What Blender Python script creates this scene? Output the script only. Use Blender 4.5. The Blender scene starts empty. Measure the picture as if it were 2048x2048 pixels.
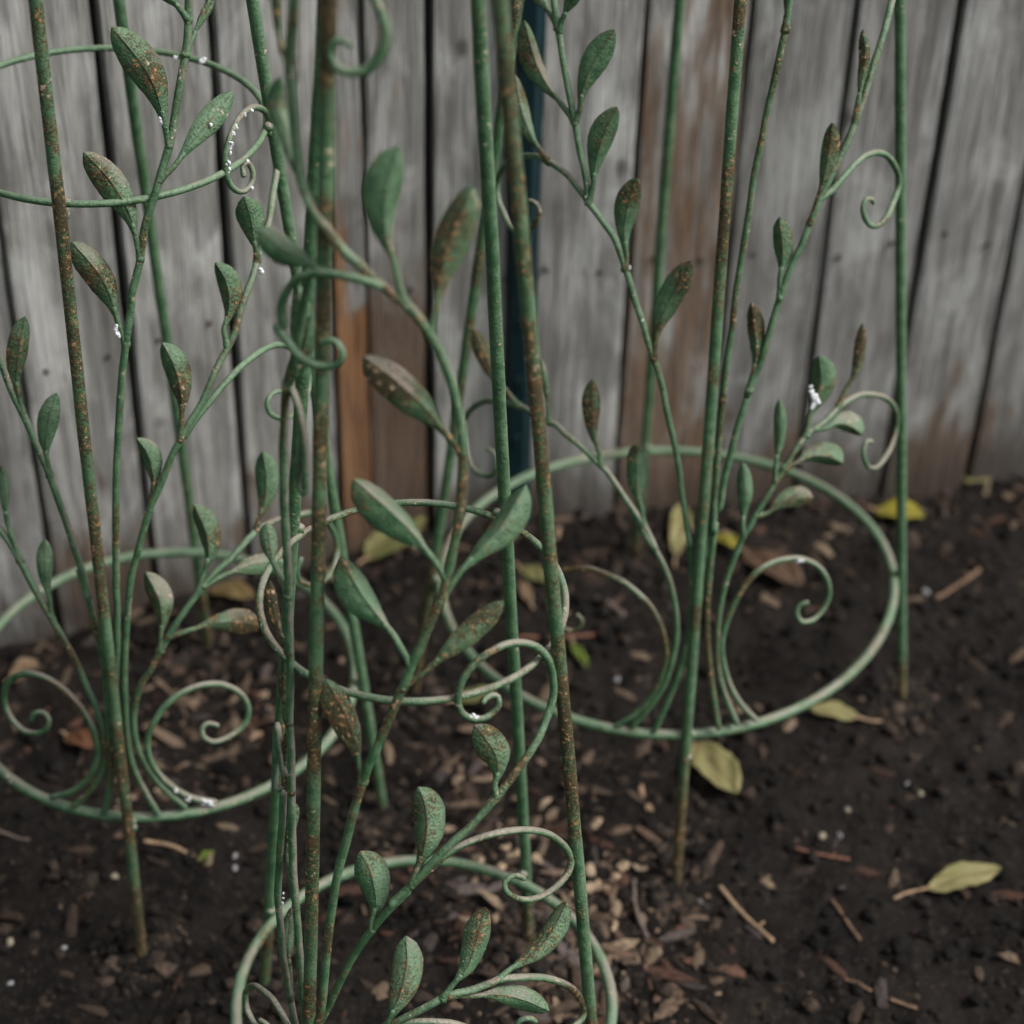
import bpy, math, random
import numpy as np
from mathutils import Vector, Matrix, noise as mnoise

scene = bpy.context.scene
C = scene.collection
R = math.radians
random.seed(7); rng = np.random.default_rng(7)

# ------------------------------------------------------------------ camera, sky, sun, exposure
CAM_R = [[0.99961, 0.017382, 0.021852], [-0.027922, 0.622272, 0.782303], [-0.0, -0.782608, 0.622515]]
cam_data = bpy.data.cameras.new('camera'); cam = bpy.data.objects.new('camera', cam_data); C.objects.link(cam)
cam.matrix_world = Matrix([[CAM_R[0][i], CAM_R[1][i], CAM_R[2][i], (0, 0, 1.5)[i]] for i in range(3)] + [[0, 0, 0, 1]])
cam_data.sensor_width = 36; cam_data.lens = 36 * 4300 / 2048
cam_data.clip_start = 0.05; cam_data.clip_end = 500
cam_data.dof.use_dof = True; cam_data.dof.focus_distance = 1.53; cam_data.dof.aperture_fstop = 4.0
scene.camera = cam

SUN_EL, SUN_AZ = 52, 106          # degrees; azimuth from +Y (away from camera) towards +X
wd = bpy.data.worlds.new('World'); scene.world = wd; wd.use_nodes = True
wn = wd.node_tree.nodes; wl = wd.node_tree.links
sky = wn.new('ShaderNodeTexSky'); sky.sky_type = 'NISHITA'; sky.sun_disc = False
sky.sun_elevation = R(SUN_EL); sky.sun_rotation = R(SUN_AZ); sky.air_density = 1.0; sky.dust_density = 4.0; sky.ozone_density = 1.0
ov = wn.new('ShaderNodeHueSaturation'); ov.inputs['Saturation'].default_value = .22      # overcast: the blue is veiled by cloud
wl.new(sky.outputs['Color'], ov.inputs['Color']); wl.new(ov.outputs['Color'], wn['Background'].inputs['Color']); wn['Background'].inputs['Strength'].default_value = 0.072
sd = bpy.data.lights.new('sun', 'SUN'); sd.energy = 1.5; sd.angle = R(20); sd.color = (1, .96, .9)
so = bpy.data.objects.new('sun', sd); C.objects.link(so)
sdir = Vector((math.sin(R(SUN_AZ)) * math.cos(R(SUN_EL)), math.cos(R(SUN_AZ)) * math.cos(R(SUN_EL)), math.sin(R(SUN_EL))))
so.rotation_euler = sdir.to_track_quat('Z', 'Y').to_euler(); so.location = (2, 0, 4)
scene.view_settings.view_transform = 'Standard'; scene.view_settings.look = 'None'
scene.view_settings.gamma = 1; scene.view_settings.use_curve_mapping = False; scene.view_settings.exposure = 1.42
scene.cycles.max_bounces = 5; scene.cycles.diffuse_bounces = 3; scene.cycles.glossy_bounces = 2

# ------------------------------------------------------------------ helpers
def new_mesh(name, verts, faces, mat, parent=None, smooth=True, cols=None, attr=None):
    me = bpy.data.meshes.new(name)
    me.from_pydata([tuple(map(float, v)) for v in verts], [], faces)
    if smooth: me.polygons.foreach_set('use_smooth', [True] * len(me.polygons))
    if cols is not None:
        a = me.attributes.new('tint', 'FLOAT_COLOR', 'POINT'); a.data.foreach_set('color', np.asarray(cols, dtype=np.float32).ravel())
    if attr is not None:
        a = me.attributes.new('rib', 'FLOAT', 'POINT'); a.data.foreach_set('value', np.asarray(attr, dtype=np.float32))
    me.materials.append(mat); me.update()
    o = bpy.data.objects.new(name, me); C.objects.link(o)
    if parent: o.parent = parent
    return o
def tag(o, label=None, cat=None, group=None, kind=None):
    if label: o['label'] = label
    if cat: o['category'] = cat
    if group: o['group'] = group
    if kind: o['kind'] = kind
    return o
def empty(name, loc):
    o = bpy.data.objects.new(name, None); o.empty_display_size = .05; C.objects.link(o); o.location = loc; return o
def dec(s): return np.array([[int(c) for c in w.split(',')] for w in s.split()], dtype=float) * 1e-4

def frames(P):
    T = np.gradient(P, axis=0); T /= np.linalg.norm(T, axis=1)[:, None] + 1e-12
    n = np.cross(T[0], [0.3, 1, 0.2]); n /= np.linalg.norm(n); N = []
    for t in T:
        n = n - t * (n @ t); n /= np.linalg.norm(n); N.append(n)
    N = np.array(N); return T, N, np.cross(T, N)
def tube(P, r, sides=10, closed=False, capround=True, wob=.05, seed=0, taper=None):
    """verts, faces of a tube along P (n,3); r scalar or array"""
    P = np.asarray(P, float); n = len(P); rr = np.full(n, r, float) if np.isscalar(r) else np.array(r, float)
    rs = np.random.default_rng(seed + 11); w = rs.normal(0, 1, n + 8); w = np.convolve(w, np.ones(5) / 5, 'same')[4:4 + n]
    rr = rr * (1 + wob * w)
    if closed:
        T = np.roll(P, -1, 0) - np.roll(P, 1, 0); T /= np.linalg.norm(T, axis=1)[:, None]
        Nn = np.tile([0., 0, 1], (n, 1)); Nn -= T * (Nn * T).sum(1)[:, None]; Nn /= np.linalg.norm(Nn, axis=1)[:, None]; B = np.cross(T, Nn)
    else:
        if capround:
            d0 = P[0] - P[1]; d0 /= np.linalg.norm(d0); d1 = P[-1] - P[-2]; d1 /= np.linalg.norm(d1)
            P = np.vstack([P[0] + d0 * rr[0] * .8, P[0] + d0 * rr[0] * .5, P, P[-1] + d1 * rr[-1] * .5, P[-1] + d1 * rr[-1] * .8])
            rr = np.concatenate([[rr[0] * .35, rr[0] * .8], rr, [rr[-1] * .8, rr[-1] * .35]]); n = len(P)
        T, Nn, B = frames(P)
    a = np.linspace(0, 2 * np.pi, sides, endpoint=False)
    V = (P[:, None] + rr[:, None, None] * (np.cos(a)[None, :, None] * Nn[:, None] + np.sin(a)[None, :, None] * B[:, None])).reshape(-1, 3)
    F = []
    for i in range(n if closed else n - 1):
        j = (i + 1) % n
        for k in range(sides):
            l = (k + 1) % sides; F.append((i * sides + k, i * sides + l, j * sides + l, j * sides + k))
    if not closed: F.append(tuple(range(sides))[::-1]); F.append(tuple(range((n - 1) * sides, n * sides)))
    return V, F
def merge(parts):
    V, F, n = [], [], 0
    for v, f in parts:
        V.append(np.asarray(v)); F += [tuple(i + n for i in q) for q in f]; n += len(v)
    return np.vstack(V), F
def resample(P, step):
    P = np.asarray(P, float)
    if len(P) < 3:
        n = max(2, int(np.linalg.norm(P[-1] - P[0]) / step) + 1); return P[0] + (P[-1] - P[0]) * np.linspace(0, 1, n)[:, None]
    Q = np.vstack([2 * P[0] - P[1], P, 2 * P[-1] - P[-2]]); out = []
    for i in range(1, len(Q) - 2):
        p0, p1, p2, p3 = Q[i - 1:i + 3]; n = max(1, int(np.ceil(np.linalg.norm(p2 - p1) / step)))
        for t in np.arange(n) / n:
            out.append(.5 * ((2 * p1) + (-p0 + p2) * t + (2 * p0 - 5 * p1 + 4 * p2 - p3) * t * t + (-p0 + 3 * p1 - 3 * p2 + p3) * t ** 3))
    out.append(P[-1]); return np.array(out)
GRIDS = {}
def vnoise(x, y, seed=0):
    """smooth 2-d value noise in -1..1"""
    G = GRIDS.setdefault(seed, np.random.default_rng(seed).uniform(-1, 1, (256, 256)) if seed not in GRIDS else None)
    xi = np.floor(x).astype(int); yi = np.floor(y).astype(int); fx = x - xi; fy = y - yi
    fx = fx * fx * (3 - 2 * fx); fy = fy * fy * (3 - 2 * fy)
    g = lambda i, j: G[i & 255, j & 255]
    return (g(xi, yi) * (1 - fx) + g(xi + 1, yi) * fx) * (1 - fy) + (g(xi, yi + 1) * (1 - fx) + g(xi + 1, yi + 1) * fx) * fy

# ------------------------------------------------------------------ materials
class NT:
    def __init__(s, name):
        s.m = bpy.data.materials.new(name); s.m.use_nodes = True; s.t = s.m.node_tree; s.b = s.t.nodes['Principled BSDF']; s.tc = s.t.nodes.new('ShaderNodeTexCoord')
    def n(s, typ, **kw):
        nd = s.t.nodes.new(typ)
        for k, v in kw.items():
            if k in nd.inputs:
                if hasattr(v, 'is_output'): s.t.links.new(v, nd.inputs[k])
                else: nd.inputs[k].default_value = v
            else: setattr(nd, k, v)
        return nd
    def link(s, a, b): s.t.links.new(a, b)
    def coord(s, scale=(1, 1, 1), loc=None):
        m = s.n('ShaderNodeMapping', Scale=scale); s.link(s.tc.outputs['Object'], m.inputs['Vector'])
        if loc is not None: s.link(loc, m.inputs['Location'])
        return m.outputs[0]
    def noise(s, vec, scale, detail=4, rough=.55, dist=0.):
        return s.n('ShaderNodeTexNoise', Vector=vec, Scale=scale, Detail=detail, Roughness=rough, Distortion=dist).outputs['Fac']
    def ramp(s, fac, a, b, lo=0., hi=1.):
        return s.n('ShaderNodeMapRange', interpolation_type='SMOOTHSTEP', **{'Value': fac, 'From Min': a, 'From Max': b, 'To Min': lo, 'To Max': hi}).outputs[0]
    def math(s, op, a, b=None, clamp=False):
        nd = s.t.nodes.new('ShaderNodeMath'); nd.operation = op; nd.use_clamp = clamp
        for i, v in enumerate((a, b)):
            if v is None: continue
            if hasattr(v, 'is_output'): s.link(v, nd.inputs[i])
            else: nd.inputs[i].default_value = v
        return nd.outputs[0]
    def mix(s, fac, a, b):
        nd = s.t.nodes.new('ShaderNodeMix'); nd.data_type = 'RGBA'
        for i, v in ((0, fac), (6, a), (7, b)):
            if hasattr(v, 'is_output'): s.link(v, nd.inputs[i])
            else: nd.inputs[i].default_value = v if i == 0 else (*v, 1)
        return nd.outputs[2]
    def done(s, col, rough=.6, bump=None, bstr=.3, bdist=.001, spec=.4):
        if hasattr(col, 'is_output'): s.link(col, s.b.inputs['Base Color'])
        else: s.b.inputs['Base Color'].default_value = (*col, 1)
        if hasattr(rough, 'is_output'): s.link(rough, s.b.inputs['Roughness'])
        else: s.b.inputs['Roughness'].default_value = rough
        s.b.inputs['Specular IOR Level'].default_value = spec
        if bump is not None:
            b = s.n('ShaderNodeBump', Strength=bstr, Distance=bdist, Height=bump); s.link(b.outputs[0], s.b.inputs['Normal'])
        return s.m

def paint(name, rust=0.0, dust=0.0, leaf=False):
    """weathered green enamel: sage green, paler on faces turned up and right, olive grime, fine brown rust grain with orange flecks, beige chips, grey-brown dust on top"""
    s = NT(name); oi = s.n('ShaderNodeObjectInfo'); rnd = oi.outputs['Random']
    off = s.n('ShaderNodeCombineXYZ', X=s.math('MULTIPLY', rnd, 7.3), Y=s.math('MULTIPLY', rnd, 3.1), Z=s.math('MULTIPLY', rnd, 5.7)).outputs[0]
    v = s.coord(loc=off)
    big = s.noise(v, 17, 3, .6); med = s.noise(v, 95, 4, .65); fine = s.noise(v, 520, 3, .65); chip = s.noise(v, 260, 2, .5); chipm = s.noise(v, 26, 2, .5)
    green = s.mix(s.ramp(med, .35, .68), (.024, .079, .031), (.055, .138, .060))
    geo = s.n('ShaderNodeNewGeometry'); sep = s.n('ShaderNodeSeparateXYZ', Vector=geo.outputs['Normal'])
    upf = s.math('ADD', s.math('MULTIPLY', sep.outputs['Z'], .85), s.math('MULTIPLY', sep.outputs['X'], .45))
    up_tint = s.ramp(s.math('ADD', upf, s.math('MULTIPLY', med, .9)), .35, 1.30)  # paler green on faces turned up and towards +X
    green = s.mix(s.math('MULTIPLY', up_tint, .5 if leaf else .68), green, (.150, .208, .142))
    rm = s.math('ADD', s.math('ADD', s.math('MULTIPLY', big, .8), s.math('MULTIPLY', med, .25)), s.math('MULTIPLY', rnd, .045))
    zz = s.n('ShaderNodeSeparateXYZ', Vector=s.tc.outputs['Object']).outputs['Z']; rm = s.math('ADD', rm, s.ramp(zz, .13, .01, 0, .22))      # rust gathers at the soil line
    area = s.ramp(rm, .58 - rust * .5, .84 - rust * .5)
    green = s.mix(s.math('MULTIPLY', area, .62), green, (.068, .080, .018))            # olive film
    grain = s.ramp(s.math('ADD', fine, s.math('MULTIPLY', area, .20)), .56, .625)
    rustc = s.mix(s.ramp(med, .45, .66), (.030, .021, .007), (.078, .038, .013))
    rustc = s.mix(s.ramp(chip, .60, .68), rustc, (.22, .105, .036))
    fac = s.math('MULTIPLY', grain, s.ramp(area, .0, .5, .35, .92))
    fleck = s.math('MULTIPLY', s.ramp(s.math('ADD', chip, s.math('MULTIPLY', s.math('SUBTRACT', fine, .5), .35)), .635, .665), s.ramp(area, .12, .55, .0, .75))
    if leaf:
        rib = s.n('ShaderNodeAttribute', attribute_name='rib').outputs['Fac']
        rr = s.math('MULTIPLY', rib, s.ramp(s.math('ADD', big, s.math('MULTIPLY', med, .5)), .62, .85, .2, .95))
        fac = s.math('MAXIMUM', fac, rr)
    col = s.mix(fac, green, rustc)
    col = s.mix(fleck, col, (.28, .165, .075))
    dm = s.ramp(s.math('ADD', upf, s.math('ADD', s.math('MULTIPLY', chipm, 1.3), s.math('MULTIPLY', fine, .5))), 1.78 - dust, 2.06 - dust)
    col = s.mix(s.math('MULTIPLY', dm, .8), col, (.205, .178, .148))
    cm = s.math('MULTIPLY', s.ramp(chip, .645, .67), s.ramp(chipm, .55, .65))
    col = s.mix(cm, col, (.42, .32, .24))
    h = s.math('ADD', s.math('MULTIPLY', fine, .7), s.math('ADD', s.math('MULTIPLY', med, .6), s.math('MULTIPLY', fac, .35)))
    return s.done(col, s.ramp(fac, 0, 1, .5, .8), h, .9, .0024 if leaf else .0017, .4)

def wood(name, light=.25, stain=.3, seedv=0., brown=(.17, .085, .035), zl=(.16, .0)):
    s = NT(name); oi = s.n('ShaderNodeObjectInfo'); rnd = oi.outputs['Random']
    off = s.n('ShaderNodeCombineXYZ', X=s.math('MULTIPLY', rnd, 9.), Y=seedv, Z=s.math('MULTIPLY', rnd, 4.)).outputs[0]
    g1 = s.noise(s.coord((26, 26, 1.6), off), 3.0, 4, .62, .6); g2 = s.noise(s.coord((150, 150, 4.), off), 3.0, 2, .6, .3); blot = s.noise(s.coord((7, 7, 3.2), off), 2.2, 4, .6, .4)
    blot2 = s.noise(s.coord((22, 22, 5.), off), 1.7, 3, .6, .3)
    base = s.mix(s.ramp(g1, .3, .72), (light * .50, light * .492, light * .455), (light * 1.24, light * 1.245, light * 1.18))
    base = s.mix(s.ramp(g2, .54, .70, 0, .35), base, (light * .42, light * .39, light * .36))
    base = s.mix(s.ramp(blot, .48, .70, 0, .85), base, (light * 1.6, light * 1.615, light * 1.55))
    base = s.mix(s.ramp(blot, .47, .30, 0, .65), base, (light * .40, light * .37, light * .34))
    hv = s.n('ShaderNodeHueSaturation', Color=base, Value=s.ramp(rnd, 0, 1, .74, 1.16)); base = hv.outputs[0]
    z = s.n('ShaderNodeSeparateXYZ', Vector=s.tc.outputs['Object']).outputs['Z']
    low = s.ramp(s.math('ADD', z, s.math('MULTIPLY', s.math('SUBTRACT', blot, .5), .35)), zl[0], zl[1])
    st = s.math('ADD', s.math('MULTIPLY', blot2, .55), s.math('ADD', s.math('MULTIPLY', low, .34), s.math('MULTIPLY', g1, .65)))
    sf = s.ramp(st, .98 - stain, 1.20 - stain)
    bc = s.mix(s.ramp(g2, .4, .65), brown, (brown[0] * .45, brown[1] * .45, brown[2] * .5))
    base = s.mix(s.math('MULTIPLY', sf, .85), base, bc)
    foot = s.ramp(s.math('ADD', z, s.math('MULTIPLY', s.math('SUBTRACT', g1, .5), .12)), .10, .0, 0, .75); base = s.mix(foot, base, (.040, .031, .025))     # soil splashed up the foot of the boards
    kn = s.n('ShaderNodeTexVoronoi', Vector=s.coord((11, 11, 6.5), off), Scale=1.0).outputs['Distance']
    base = s.mix(s.ramp(kn, .10, .03, 0, .75), base, (.045, .04, .036))
    h = s.math('ADD', s.math('MULTIPLY', g2, .7), g1)
    return s.done(base, .85, h, .9, .005, .2)

def soil_mat(name):
    s = NT(name); v = s.coord()
    a = s.noise(v, 12, 3, .6); b = s.noise(v, 160, 3, .65); c = s.noise(v, 480, 2, .6)
    col = s.mix(s.ramp(a, .35, .7), (.0038, .0032, .0029), (.0105, .0083, .007))
    col = s.mix(s.ramp(b, .50, .68, 0, .85), col, (.024, .0175, .0135))
    col = s.mix(s.ramp(c, .64, .74, 0, .7), col, (.058, .042, .031))
    return s.done(col, .95, s.math('ADD', s.math('MULTIPLY', b, 1.0), s.math('MULTIPLY', c, .4)), .9, .006, .15)
def tint_mat(name, rough=.9, scale=220, amp=.5):
    s = NT(name); at = s.n('ShaderNodeAttribute', attribute_name='tint').outputs['Color']
    b = s.noise(s.coord(), scale, 4, .6)
    hs = s.n('ShaderNodeHueSaturation', Color=at, Value=s.ramp(b, .3, .7, 1 - amp, 1 + amp))
    return s.done(hs.outputs[0], rough, b, .5, .002, .2)
def leaf_mat(name, c1, c2, edge):
    s = NT(name); v = s.coord()
    b = s.noise(v, 60, 4, .6); d = s.noise(v, 400, 3, .6)
    c1, c2, edge = [tuple(x * .52 for x in c) for c in (c1, c2, edge)]; col = s.mix(s.ramp(b, .35, .65), c1, c2); rib = s.n('ShaderNodeAttribute', attribute_name='rib').outputs['Fac']
    col = s.mix(s.math('MULTIPLY', rib, .6), col, edge); col = s.mix(s.ramp(d, .57, .70, 0, .7), col, edge)
    return s.done(col, .7, d, .3, .001, .3)
def plain(name, c, rough=.7, scale=90, amp=.35):
    s = NT(name); b = s.noise(s.coord(), scale, 4, .6)
    return s.done(s.mix(s.ramp(b, .3, .7), tuple(x * (1 - amp) for x in c), tuple(x * (1 + amp) for x in c)), rough, b, .4, .001, .3)

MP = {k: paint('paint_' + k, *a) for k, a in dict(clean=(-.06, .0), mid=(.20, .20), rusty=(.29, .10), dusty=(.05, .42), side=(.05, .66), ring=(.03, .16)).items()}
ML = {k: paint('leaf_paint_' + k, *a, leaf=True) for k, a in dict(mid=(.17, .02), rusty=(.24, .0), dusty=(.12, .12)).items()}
M_SOIL = soil_mat('dark_soil'); M_CRUMB = tint_mat('soil_crumb', .95, 300, .5); M_CHIP = tint_mat('mulch_chip', .9, 260, .4)
M_WHITE = plain('white_residue', (.60, .61, .64), .6, 500, .12)
M_TEAL = plain('teal_paint', (.003, .016, .020), .5, 40, .2)

DATA = {
    'L': dict(base=(-0.3143, 1.4422, 0.0),
     legs={'f': [(-0.3169, 1.2412, 0.0084), (-0.3258, 1.3292, 0.9375)], 'r': [(-0.1153, 1.4295, 0.0), (-0.2056, 1.4489, 0.8914)], 'b': [(-0.309, 1.6457, -0.0011), (-0.3237, 1.5741, 0.834)], 'l': [(-0.5114, 1.4468, -0.002), (-0.4392, 1.4545, 0.8987)]},
     rings=[
      '1744,16,1504 1739,131,1503 1726,245,1502 1706,358,1500 1678,470,1499 1645,579,1497 1604,686,1496 1557,791,1494 1503,892,1492 1443,990,1491 1378,1084,1489 1306,1174,1487 1229,1260,1486 1147,1340,1484 1059,1416,1482 967,1486,1481 870,1549,1479 770,1607,1478 665,1658,1476 558,1702,1474 447,1739,1473 334,1769,1471 219,1790,1470 102,1804,1469 -15,1810,1467 -132,1808,1466 -250,1798,1465 -366,1780,1464 -480,1753,1463 -593,1719,1463 -703,1677,1462 -810,1627,1461 -912,1570,1461 -1011,1507,1461 -1105,1436,1461 -1194,1360,1460 -1277,1278,1460 -1355,1191,1461 -1426,1098,1461 -1491,1002,1461 -1550,902,1462 -1601,798,1462 -1646,691,1463 -1684,582,1464 -1715,471,1465 -1739,359,1466 -1756,245,1467 -1765,130,1468 -1768,16,1469 -1763,-99,1470 -1752,-213,1472 -1733,-326,1473 -1707,-438,1474 -1674,-548,1476 -1635,-655,1477 -1589,-760,1479 -1536,-862,1481 -1476,-961,1482 -1411,-1056,1484 -1339,-1146,1486 -1262,-1232,1487 -1179,-1312,1489 -1091,-1387,1491 -999,-1457,1492 -901,-1520,1494 -800,-1576,1496 -695,-1626,1497 -587,-1669,1499 -476,-1705,1500 -363,-1733,1502 -248,-1754,1503 -132,-1766,1504 -15,-1772,1506 102,-1769,1507 219,-1758,1508 334,-1740,1509 449,-1714,1510 561,-1680,1510 670,-1639,1511 777,-1590,1512 880,-1535,1512 979,-1472,1512 1074,-1403,1513 1164,-1328,1513 1248,-1247,1513 1327,-1161,1513 1400,-1069,1512 1466,-973,1512 1525,-873,1511 1578,-770,1511 1624,-663,1510 1663,-553,1509 1694,-442,1509 1718,-329,1508 1734,-214,1507 1743,-99,1505',
      '1206,76,7139 1200,159,7138 1188,242,7137 1171,323,7136 1148,403,7135 1120,480,7134 1087,556,7133 1050,629,7132 1008,699,7131 961,766,7130 911,830,7128 857,890,7127 800,947,7126 739,1000,7125 676,1050,7124 610,1096,7123 541,1137,7121 471,1175,7120 398,1209,7119 323,1238,7118 247,1264,7117 169,1284,7116 90,1301,7115 10,1312,7114 -72,1319,7113 -153,1321,7113 -235,1317,7112 -317,1309,7111 -398,1295,7110 -479,1275,7110 -558,1250,7109 -636,1219,7109 -711,1183,7108 -784,1142,7108 -854,1095,7108 -920,1043,7108 -982,986,7108 -1040,925,7108 -1093,860,7108 -1141,790,7108 -1184,718,7109 -1221,643,7109 -1253,565,7110 -1279,485,7110 -1299,404,7111 -1313,322,7112 -1321,240,7112 -1324,158,7113 -1321,76,7114 -1313,-6,7115 -1299,-86,7116 -1281,-165,7117 -1258,-242,7118 -1230,-318,7119 -1198,-391,7120 -1162,-462,7121 -1122,-531,7122 -1078,-597,7124 -1031,-661,7125 -980,-721,7126 -926,-779,7127 -868,-833,7128 -808,-884,7129 -744,-931,7131 -678,-975,7132 -609,-1014,7133 -538,-1050,7134 -464,-1081,7135 -389,-1108,7136 -311,-1130,7137 -233,-1147,7138 -152,-1159,7139 -72,-1166,7140 10,-1168,7141 92,-1164,7141 173,-1155,7142 254,-1141,7143 335,-1120,7143 413,-1095,7144 490,-1064,7144 565,-1028,7145 638,-986,7145 708,-940,7145 774,-888,7145 837,-832,7145 895,-772,7145 950,-708,7145 1000,-640,7145 1045,-569,7145 1084,-494,7144 1119,-417,7144 1148,-338,7143 1171,-257,7143 1189,-175,7142 1200,-92,7141 1206,-8,7140',
     ],
     stems=[
      ('L1','vine_stem',2.9,'-86,-1728,2274 -84,-1724,2314 -82,-1723,2353 -80,-1720,2392 -78,-1715,2435 -76,-1704,2484 -74,-1703,2524 -71,-1701,2566 -68,-1697,2610 -65,-1692,2655 -63,-1686,2702 -60,-1681,2749 -57,-1675,2796 -53,-1669,2842 -49,-1665,2887 -45,-1661,2932 -40,-1657,2976 -34,-1653,3020 -29,-1648,3064 -23,-1644,3107 -17,-1640,3151 -12,-1635,3194 -7,-1631,3238 -2,-1627,3281 2,-1623,3324 6,-1618,3369 9,-1612,3413 12,-1607,3457 15,-1601,3501 18,-1596,3543 21,-1592,3585 24,-1589,3624 26,-1586,3661 28,-1579,3704 30,-1577,3740 31,-1577,3774 32,-1576,3809 34,-1571,3849 35,-1558,3897 37,-1558,3930 40,-1556,3965 43,-1554,4001 45,-1551,4039 48,-1547,4078 50,-1542,4118 53,-1537,4159 56,-1532,4200 59,-1527,4242 61,-1522,4284 64,-1517,4327 68,-1512,4369 71,-1507,4410 74,-1504,4450 77,-1500,4491 81,-1496,4532 84,-1492,4573 87,-1487,4615 91,-1482,4657 94,-1476,4699 98,-1471,4740 101,-1467,4781 105,-1462,4822 108,-1458,4861 112,-1454,4900 116,-1451,4938 119,-1448,4974 123,-1441,5015 127,-1436,5055 132,-1431,5093 136,-1426,5131 140,-1422,5167 145,-1419,5203 149,-1415,5238 153,-1411,5273 158,-1408,5308 162,-1404,5344 167,-1399,5380 171,-1395,5416 176,-1390,5453 180,-1385,5491 185,-1380,5528 190,-1375,5565 194,-1370,5602 199,-1365,5638 204,-1360,5674 209,-1356,5708 213,-1353,5742 218,-1350,5774 224,-1343,5812 229,-1337,5848 235,-1332,5882 241,-1329,5915 247,-1325,5948 253,-1321,5982 259,-1316,6017 266,-1310,6054 272,-1306,6088 280,-1300,6125 287,-1292,6164 295,-1284,6203 303,-1276,6242 310,-1268,6279 317,-1260,6315 323,-1255,6347 328,-1251,6374 333,-1250,6397 324,-1257,6410 329,-1256,6431 337,-1252,6457 346,-1246,6485 355,-1238,6517 366,-1229,6550 376,-1220,6585 386,-1212,6619 396,-1204,6653 404,-1198,6685 411,-1192,6716 418,-1186,6747 424,-1180,6779 429,-1174,6810 434,-1169,6841 440,-1163,6872 446,-1157,6902 452,-1151,6930 459,-1146,6958 468,-1137,6991 478,-1128,7022 489,-1120,7052 500,-1112,7081 511,-1104,7109 522,-1096,7137 532,-1088,7164 542,-1078,7195 552,-1070,7224 561,-1061,7252 570,-1052,7280 579,-1043,7309 589,-1032,7340 598,-1025,7365 607,-1017,7390 616,-1008,7416 626,-1000,7443 635,-991,7469 644,-982,7496 652,-973,7523 660,-964,7550 667,-956,7577 673,-947,7605 679,-939,7633 685,-931,7661 690,-922,7690 695,-914,7718 701,-907,7746 706,-899,7773 713,-889,7804 719,-879,7835 726,-869,7866 733,-859,7896 739,-849,7925 745,-840,7953 750,-832,7978 757,-821,8008 763,-812,8035 769,-804,8059 774,-797,8083 779,-788,8109 784,-779,8137 789,-770,8164 794,-761,8193 799,-752,8222 802,-743,8252 805,-736,8280 807,-729,8308 809,-721,8337 811,-714,8366 813,-707,8395 815,-700,8422 817,-693,8451 819,-687,8478 821,-680,8504 824,-673,8533 826,-663,8566 829,-657,8590 831,-650,8617 834,-642,8644 836,-634,8673 839,-626,8703 841,-617,8732 844,-609,8761 847,-601,8789'),
      ('L2','vine_stem',2.8,'435,-1739,1613 411,-1740,1647 387,-1742,1681 362,-1744,1716 338,-1746,1750 314,-1747,1784 292,-1749,1818 271,-1750,1852 249,-1749,1890 228,-1748,1927 209,-1747,1964 191,-1745,2002 174,-1744,2040 158,-1742,2079 143,-1739,2120 129,-1736,2161 115,-1732,2202 103,-1728,2244 93,-1724,2286 86,-1721,2328 80,-1717,2370 77,-1712,2412 75,-1707,2454 75,-1702,2495 76,-1699,2535 78,-1697,2572 80,-1690,2615 85,-1686,2654 93,-1683,2691 101,-1677,2730 109,-1674,2768 118,-1668,2806 128,-1662,2845 139,-1657,2882 152,-1653,2918 170,-1646,2954 192,-1641,2988 215,-1636,3021 236,-1630,3054 254,-1622,3090 271,-1614,3126 288,-1605,3163 305,-1597,3197 322,-1591,3229 337,-1586,3260 354,-1579,3291 374,-1568,3325 389,-1564,3353 404,-1558,3381 420,-1550,3410 437,-1542,3440 455,-1533,3470 474,-1522,3500 494,-1512,3531 513,-1503,3559 534,-1492,3588 555,-1480,3617 577,-1467,3647 599,-1455,3675 620,-1442,3703 640,-1430,3729 659,-1419,3752 682,-1404,3779 702,-1390,3802 722,-1377,3824 741,-1364,3844 760,-1351,3863 781,-1336,3882 803,-1321,3899 826,-1305,3915 849,-1290,3930 873,-1273,3945 898,-1255,3961 924,-1234,3979 944,-1216,3994 965,-1195,4011 986,-1173,4028 1008,-1149,4044 1030,-1125,4060 1052,-1099,4073 1074,-1073,4083 1095,-1047,4089 1125,-1016,4096 1156,-984,4098 1188,-952,4097 1217,-921,4093 1243,-890,4084 1262,-859,4073 1287,-832,4054 1302,-809,4027 1320,-775,4009 1343,-735,3991 1367,-692,3972 1389,-647,3948 1416,-598,3920 1442,-546,3888 1467,-493,3849 1492,-439,3803 1517,-386,3752 1540,-335,3695 1562,-289,3630 1582,-249,3561 1599,-214,3491 1610,-180,3429 1621,-153,3369 1630,-134,3314 1636,-123,3265 1641,-121,3222 1645,-127,3187 1646,-143,3157 1645,-167,3134 1641,-200,3115 1634,-240,3101 1625,-285,3093 1614,-334,3093 1602,-383,3099 1587,-435,3110 1570,-487,3126 1552,-539,3147 1523,-592,3169 1492,-642,3196 1462,-685,3229 1435,-720,3267 1410,-746,3308 1391,-765,3349 1378,-775,3390 1372,-778,3429 1371,-774,3465 1379,-766,3498 1392,-754,3528 1405,-741,3558'),
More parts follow.
